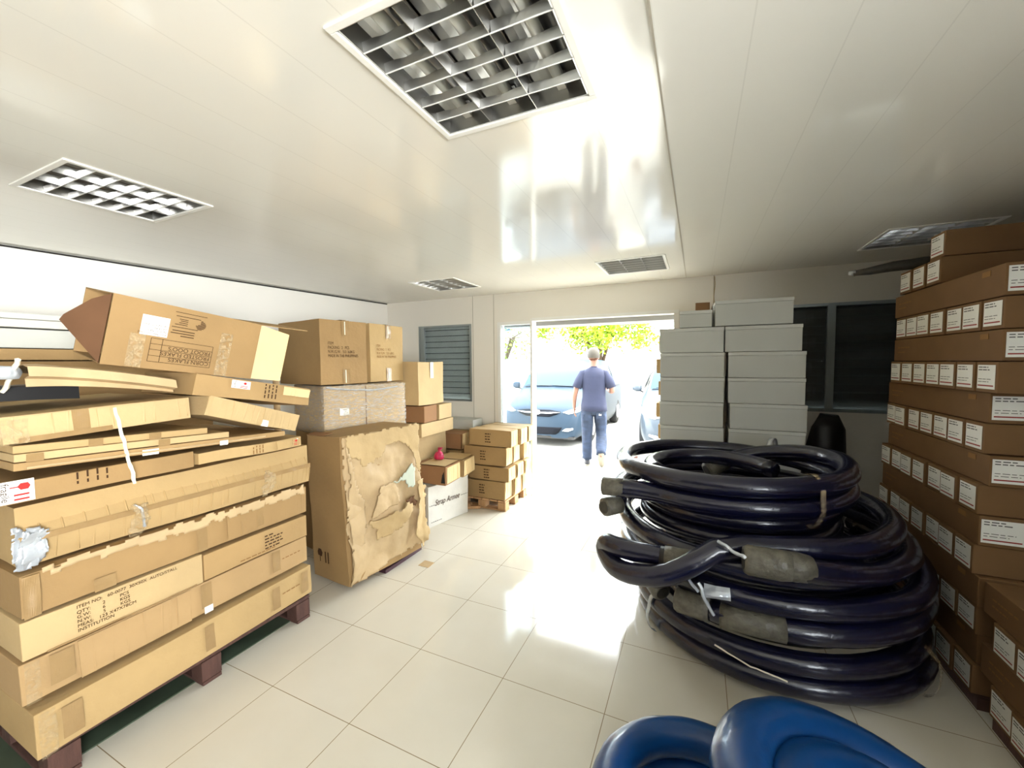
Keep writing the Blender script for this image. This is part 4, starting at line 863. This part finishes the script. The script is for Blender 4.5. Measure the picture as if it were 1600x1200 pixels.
    e.tube([Vector((.03*math.cos(a_), ys, .69+.028*math.sin(a_))) for a_ in [i*2*math.pi/16 for i in range(17)]], .005, 8); e.tube([(-.045, ys, .705), (0, ys, .712), (.045, ys, .705)], .005, 8)
    e.build('emblem', M_['chrome'], t, True)
    for s_ in (-1, 1):
        hd = decal(dens([(s_*.50, .69), (s_*.60, .655), (s_*.75, .68), (s_*.86, .74), (s_*.88, .83), (s_*.80, .80), (s_*.66, .745)]), 'headlamp', 'lamp', .012)
        for (x, z) in ((.68, .70), (.78, .745)):
            m = MB(); y0 = surf(s_*x, z)-.03; m.tube([(s_*x, y0, z), (s_*x, y0+.02, z)], .032, 14); m.build('headlamp_bulb', M_['chrome'], hd, True)
        decal(dens([(s_*.50, .33), (s_*.56, .375), (s_*.70, .385), (s_*.70, .355), (s_*.60, .315)]), 'fog_lamp', 'lamp', .014)
        # wheels
        for y0 in (.95, 3.85):
            wh = MB().tube([(s_*.70, y0, .325), (s_*.72, y0, .325), (s_*.88, y0, .325), (s_*.90, y0, .325)], [.29, .325, .325, .29], 28).build('wheel', M_['tyre'], t, True)
            MB().tube([(s_*.86, y0, .325), (s_*.905, y0, .325)], [.20, .19], 20).build('hub', M_['chrome'], wh)
        mi = MB().loft([((s_*.98, 1.30, 1.06), .05, .04), ((s_*1.0, 1.29, 1.10), .095, .05), ((s_*1.0, 1.29, 1.18), .095, .05), ((s_*.99, 1.30, 1.215), .06, .03)], 14).build('side_mirror', paint, t, True)
        MB().tube([(s_*.88, 1.32, 1.05), (s_*.95, 1.30, 1.08)], .018, 8).build('mirror_arm', M_['black'], mi)
        # side windows
        m = MB(); q_ = [((1.55, 1.06), (1.75, 1.38), (2.35, 1.56), (2.35, 1.06)), ((2.42, 1.06), (2.42, 1.565), (3.35, 1.58), (3.35, 1.06)), ((3.42, 1.06), (3.42, 1.58), (4.2, 1.55), (4.35, 1.06))]
        for k_, qq in enumerate(q_):
            m = MB(); v = [m.bm.verts.new((s_*(.905-(z-1.03)*.38+.014), y, z)) for y, z in qq]; m.bm.faces.new(v); o = m.build('side_window', M_['wscreen'], t); o.modifiers.new('s', 'SOLIDIFY').thickness = .006
    decal(dens([(-.44, .30), (-.50, .40), (.50, .40), (.44, .30), (.38, .262), (-.38, .262)]), 'lower_intake', 'grille', .010)
    decal(dens([(-.17, .44), (-.17, .52), (.17, .52), (.17, .44)]), 'number_plate', 'plate', .02) if False else None
    # windscreen: follows the same loft, lifted a touch
    m = MB(); rows_ = []
    for y, zt, hr in ((1.03, 1.135, .735), (1.3, 1.372, .70), (1.55, 1.53, .66), (1.78, 1.642, .63)):
        rows_.append([m.bm.verts.new((x*hr, y+.30*max(0, 1-y/1.6)*(abs(x*hr)/.9)**2.6-.014, zt-.02*(abs(x)**3)+.014)) for x in [i/6 for i in range(-6, 7)]])
    for a_, b_ in zip(rows_, rows_[1:]):
        for k in range(12): m.bm.faces.new((a_[k], a_[k+1], b_[k+1], b_[k]))
    ws = m.build('windscreen', M_['wscreen'], t, True)
    for (xa, xb) in ((-.62, -.02), (-.10, .52)): MB().tube([(xb, .985, 1.155), ((xa+xb)/2, 1.0, 1.158), (xa, 1.04, 1.165)], .008, 6).build('wiper', M_['black'], t)
    MB().loft([((0, 1.60, 1.50), .10, .015), ((0, 1.60, 1.56), .10, .015)], 10).build('rear_view_mirror', M_['black'], t)
    MB().box(-.72, .72, .12, 4.5, .16, .21).build('underbody', M_['black'], t)
    return t
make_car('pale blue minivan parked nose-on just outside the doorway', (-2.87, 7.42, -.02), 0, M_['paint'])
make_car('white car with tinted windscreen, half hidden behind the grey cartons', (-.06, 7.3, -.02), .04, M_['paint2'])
# facade, gate, planter and tree behind the cars
t = thing('building', 'overexposed pale building beyond the parked cars', 'building', (-6, 19, -.02))
MB().box(-5, 9, 0, 3, 0, 6.5).build('wall', M_['facade'], t)
for i in range(4):
    f_ = MB().box(-4+3.0*i, -2.6+3.0*i, -.04, 0, 3.2, 4.4).build('window', M_['alum'], t); MB().box(-3.9+3.0*i, -2.7+3.0*i, -.06, -.045, 3.3, 4.3).build('pane', M_['wscreen'], f_)
t = thing('boundary_wall', 'low white boundary wall behind the parked minivan', 'wall', (-5, 14.5, -.02)); MB().box(-7, 12, 0, .2, 0, 1.7).build('wall', M_['facade'], t); MB().box(-7.02, 12.02, -.05, .25, 1.7, 1.78).build('coping', M_['slab'], t)
def tree(label, loc, hgt, crown, rad, n, seed, dx=0):
    t = thing('tree', label, 'tree', loc, group='trees outside'); rr = random.Random(seed)
    MB().tube([(0, 0, 0), (.05, 0, hgt*.4), (-.05, .05, hgt*.8), (0, 0, hgt)], [.16, .13, .10, .05], 10).build('trunk', M_['bark'], t, True)
    m = MB()
    for i in range(7):
        a_ = rr.uniform(0, 6.28); m.tube([(0, 0, hgt*.7), (dx*.5+math.cos(a_)*rad[0]*.4, math.sin(a_)*rad[1]*.4, crown), (dx+math.cos(a_)*rad[0]*.8, math.sin(a_)*rad[1]*.8, crown+rr.uniform(-.3, .5))], [.06, .04, .015], 6)
    m.build('branch', M_['bark'], t, True)
    m = MB(); cl = [Vector((dx+rr.uniform(-1, 1)*rad[0], rr.uniform(-1, 1)*rad[1], crown+rr.uniform(-1, 1)*rad[2])) for _ in range(46)]
    for i in range(n):
        c = rr.choice(cl)+Vector((rr.gauss(0, .22), rr.gauss(0, .22), rr.gauss(0, .16))); e_ = Euler((rr.uniform(-1, 1), rr.uniform(-1, 1), rr.uniform(0, 6))).to_matrix(); s_ = rr.uniform(.05, .10)
        v = [m.bm.verts.new(c+e_@Vector(p)*s_) for p in ((-1, 0, 0), (0, -.45, .1), (1.1, 0, 0), (0, .45, .1))]; m.bm.faces.new(v)
    o = m.build('foliage', M_['leaf'], t); o['kind'] = 'stuff'
tree('yellow green tree seen over the minivan roof', (-2.75, 12.6, -.02), 2.0, 3.0, (1.8, .9, .85), 5600, 3, -.5)
tree('smaller sparse tree at the left edge of the doorway', (-7.6, 15.7, -.02), 2.0, 2.7, (1.3, .7, 1.0), 1800, 5)
t = thing('meter_box', 'small grey box on a post left of the minivan windscreen', 'meter box', (-4.62, 10.0, -.02)); MB().box(-.03, .03, -.03, .03, 0, 1.5).build('post', M_['slab'], t); MB().box(-.11, .11, -.07, .07, 1.5, 1.76).build('box', M_['slat'], t, bevel=.01)
tag(MB().obox((-.98, 7.2, .10), (.14, .10, .22), (0, .1, .3)).build('wooden_block', M_['wood']), 'small brown wooden block on the ground between the two cars', 'block')

# ------------------------------------------------------------------ man walking out
K = 1.055
t = thing('person', 'man in a navy tee shirt and jeans walking out through the doorway', 'person', (-1.50, 6.42, -.02), (0, 0, .20))
def V3(x, y, z): return Vector((x*K, y*K, z*K))
def skinmesh(name, nodes, edges, mat, parent, lv=2, root=0):
    me = bpy.data.meshes.new(name); me.from_pydata([V3(*n_[0]) for n_ in nodes], edges, []); o = bpy.data.objects.new(name, me); COL.objects.link(o); o.parent = parent; me.materials.append(M_[mat])
    md = o.modifiers.new('skin', 'SKIN'); md.use_smooth_shade = True
    lay = me.skin_vertices[0].data
    for i, n_ in enumerate(nodes):
        r = n_[1]; r = r if isinstance(r, tuple) else (r, r); lay[i].radius = (r[0]*K, r[1]*K); lay[i].use_root = (i == root)
    s_ = o.modifiers.new('sub', 'SUBSURF'); s_.levels = 1; s_.render_levels = lv
    return o
N = []; E_ = []
def node(p, r, par=None):
    N.append((p, r))
    if par is not None: E_.append((par, len(N)-1))
    return len(N)-1
pel = node((0, 0, .95), (.125, .10)); sp = node((0, .01, 1.12), (.12, .09), pel); ch = node((0, .02, 1.32), (.15, .10), sp); ns = node((0, .015, 1.46), (.07, .06), ch)
nk = node((0, .02, 1.53), .052, ns); h1 = node((-.004, .035, 1.60), (.066, .075), nk); h2 = node((-.008, .035, 1.67), (.076, .09), h1); h3 = node((-.01, .03, 1.74), (.06, .07), h2)
node((-.012, .125, 1.635), .014, h1)   # nose, facing away from the camera
node((-.088, .03, 1.645), .012, h2); node((.072, .03, 1.645), .012, h2)   # ears
def limb(chain, par):
    for p, r in chain: par = node(p, r, par)
    return par
wl = limb([((-.16, .01, 1.41), .042), ((-.235, -.01, 1.28), .046), ((-.275, -.02, 1.13), .043), ((-.295, .01, 1.03), .040), ((-.30, .05, .90), .028)], ns)
def hand(par, base, fwd, out, palm_n):
    f_, o_, n_ = Vector(fwd).normalized(), Vector(out).normalized(), Vector(palm_n).normalized(); b = Vector(base)
    pc = node(tuple(b+f_*.05), (.018, .030), par); pk = node(tuple(b+f_*.085), (.014, .032), pc)
    for k, (s_, ln) in enumerate(((-.028, .070), (-.010, .080), (.010, .074), (.027, .058))):
        a_ = node(tuple(b+f_*.10+o_*s_), .0085, pk); c_ = node(tuple(b+f_*(.10+ln*.55)+o_*s_*1.1+n_*.010), .0078, a_); node(tuple(b+f_*(.10+ln*.9)+o_*s_*1.1+n_*.030), .0065, c_)
    a_ = node(tuple(b+f_*.045-o_*.04+n_*.006), .010, pc); node(tuple(b+f_*.085-o_*.055+n_*.02), .008, a_)
hand(wl, (-.30, .05, .90), (0, .12, -1), (0, -1, 0), (1, 0, 0))
wr = limb([((.16, .01, 1.41), .042), ((.235, -.02, 1.29), .046), ((.272, -.03, 1.14), .044), ((.25, .10, 1.13), .040), ((.21, .22, 1.15), .026)], ns)
hand(wr, (.21, .22, 1.15), (-.25, 1, .2), (0, 0, -1), (-1, 0, 0))
for s_, ch_ in ((-1, [((-.095, .0, .86), .085), ((-.10, .03, .68), .070), ((-.10, .04, .50), .052), ((-.10, .02, .32), .050), ((-.10, -.01, .12), .033), ((-.10, .05, .055), .03)]),
                (1, [((.095, .0, .86), .085), ((.105, .05, .69), .070), ((.11, .07, .51), .052), ((.115, -.04, .36), .050), ((.11, -.17, .22), .033), ((.113, -.175, .16), .028)])): limb(ch_, pel)
skinmesh('body', N, E_, 'skin', t)
# hair cap
m = MB(); c = V3(-.008, .022, 1.69); rows_ = []
for i in range(9):
    ph = math.pi*(.0+.62*i/8); rows_.append([m.bm.verts.new(c+Vector((.094*K*math.sin(ph)*math.cos(th), (.108*math.sin(ph)*math.sin(th)-.008-.02*(i/8))*K, (.112*math.cos(ph))*K+(.045*i/8 if math.sin(th) > .2 else -.01*i/8)))) for th in [k*2*math.pi/20 for k in range(20)]])
for a_, b_ in zip(rows_, rows_[1:]):
    for k in range(20):
        try: m.bm.faces.new((a_[k], b_[k], b_[(k+1) % 20], a_[(k+1) % 20]))
        except Exception: pass
m.build('hair', M_['hair'], t, True)
for s_ in (-1, 1): MB().loft([(V3(-.01+s_*.03, .108, 1.66), .006, .004), (V3(-.01+s_*.03, .114, 1.668), .012, .006), (V3(-.01+s_*.03, .108, 1.676), .006, .004)], 10).build('eye', M_['black'], t, True)
# tee shirt: torso and two sleeves
m = MB(); sec = [(.845, .198, .156, -.010), (.93, .194, .150, -.006), (1.05, .178, .118, .005), (1.15, .172, .112, .01), (1.27, .188, .118, .015), (1.36, .200, .118, .015), (1.42, .182, .102, .012), (1.465, .135, .085, .01), (1.495, .085, .068, .012), (1.51, .062, .058, .015)]
m.loft([(V3(0, y, z), a_*K, b_*K) for z, a_, b_, y in sec], 32, cap=False, pw=2.3, nz=.012, seed=1)
for s_ in (-1, 1): m.tube([V3(s_*.10, .01, 1.42), V3(s_*.165, .005, 1.40), V3(s_*.215, -.008, 1.31), V3(s_*.258, -.015, 1.19)], [.05*K, .068*K, .068*K, .074*K], 18, cap=False, wob=.06)
o = m.build('tee_shirt', M_['shirt'], t, True); o.modifiers.new('s', 'SOLIDIFY').thickness = .006
m = MB().tube([V3(-.055, .0, 1.515), V3(-.03, -.045, 1.508), V3(.03, -.045, 1.508), V3(.055, .0, 1.515)], .008, 8); m.build('collar', M_['shirt'], t, True)
# jeans
m = MB(); m.loft([(V3(0, 0, .95), .158*K, .112*K), (V3(0, -.005, .92), .170*K, .126*K), (V3(0, -.01, .86), .178*K, .138*K), (V3(0, -.005, .79), .170*K, .125*K)], 28, pw=2.4, nz=.01)
m.tube([V3(-.085, -.005, .86), V3(-.098, .01, .74), V3(-.102, .03, .60), V3(-.105, .04, .49), V3(-.105, .02, .33), V3(-.102, .0, .20), V3(-.10, .0, .15), V3(-.10, .01, .105)], [.098*K, .094*K, .084*K, .076*K, .074*K, .072*K, .070*K, .074*K], 20, wob=.22, seed=3)
m.tube([V3(.085, -.005, .86), V3(.10, .03, .74), V3(.108, .06, .62), V3(.112, .07, .52), V3(.117, -.02, .39), V3(.115, -.10, .29), V3(.11, -.155, .24), V3(.112, -.175, .21)], [.098*K, .094*K, .086*K, .08*K, .078*K, .074*K, .072*K, .074*K], 20, wob=.24, seed=8)
m.build('jeans', M_['jeans'], t, True)
for s_ in (-1, 1): MB().prism([(-.045, -.06), (.045, -.06), (.05, .05), (-.05, .05)], .006, Matrix.Translation(V3(s_*.085, -.142, .80))@Matrix.Rotation(math.pi/2, 4, 'X')@Matrix.Rotation(-s_*.0, 4, 'Y')).build('back_pocket', M_['jeans'], t)
MB().prism([(-.02, -.015), (.02, -.018), (.024, .012), (.005, .006), (-.016, .018)], .003, Matrix.Translation(V3(.095, -.150, .80))@Matrix.Rotation(math.pi/2, 4, 'X')).build('pocket_patch', M_['patch'], t)
for s_, pos, rt in ((-1, V3(-.10, .04, .0), (0, 0, .05)), (1, V3(.115, -.175, .145), (math.radians(-68), 0, -.12))):
    em = MB(); sh_m = Matrix.Translation(pos)@Euler(rt).to_matrix().to_4x4()
    o = MB().loft([((0, .02, .02), .048, .135), ((0, .02, .05), .047, .13), ((0, -.01, .08), .043, .095), ((0, -.05, .11), .04, .05)], 18, pw=2.3).build('shoe', M_['shoe'], t, True); o.matrix_local = sh_m
    so = MB().loft([((0, .02, 0), .050, .140), ((0, .02, .024), .051, .142)], 18, pw=2.5).build('sole', M_['sole'], o, True)
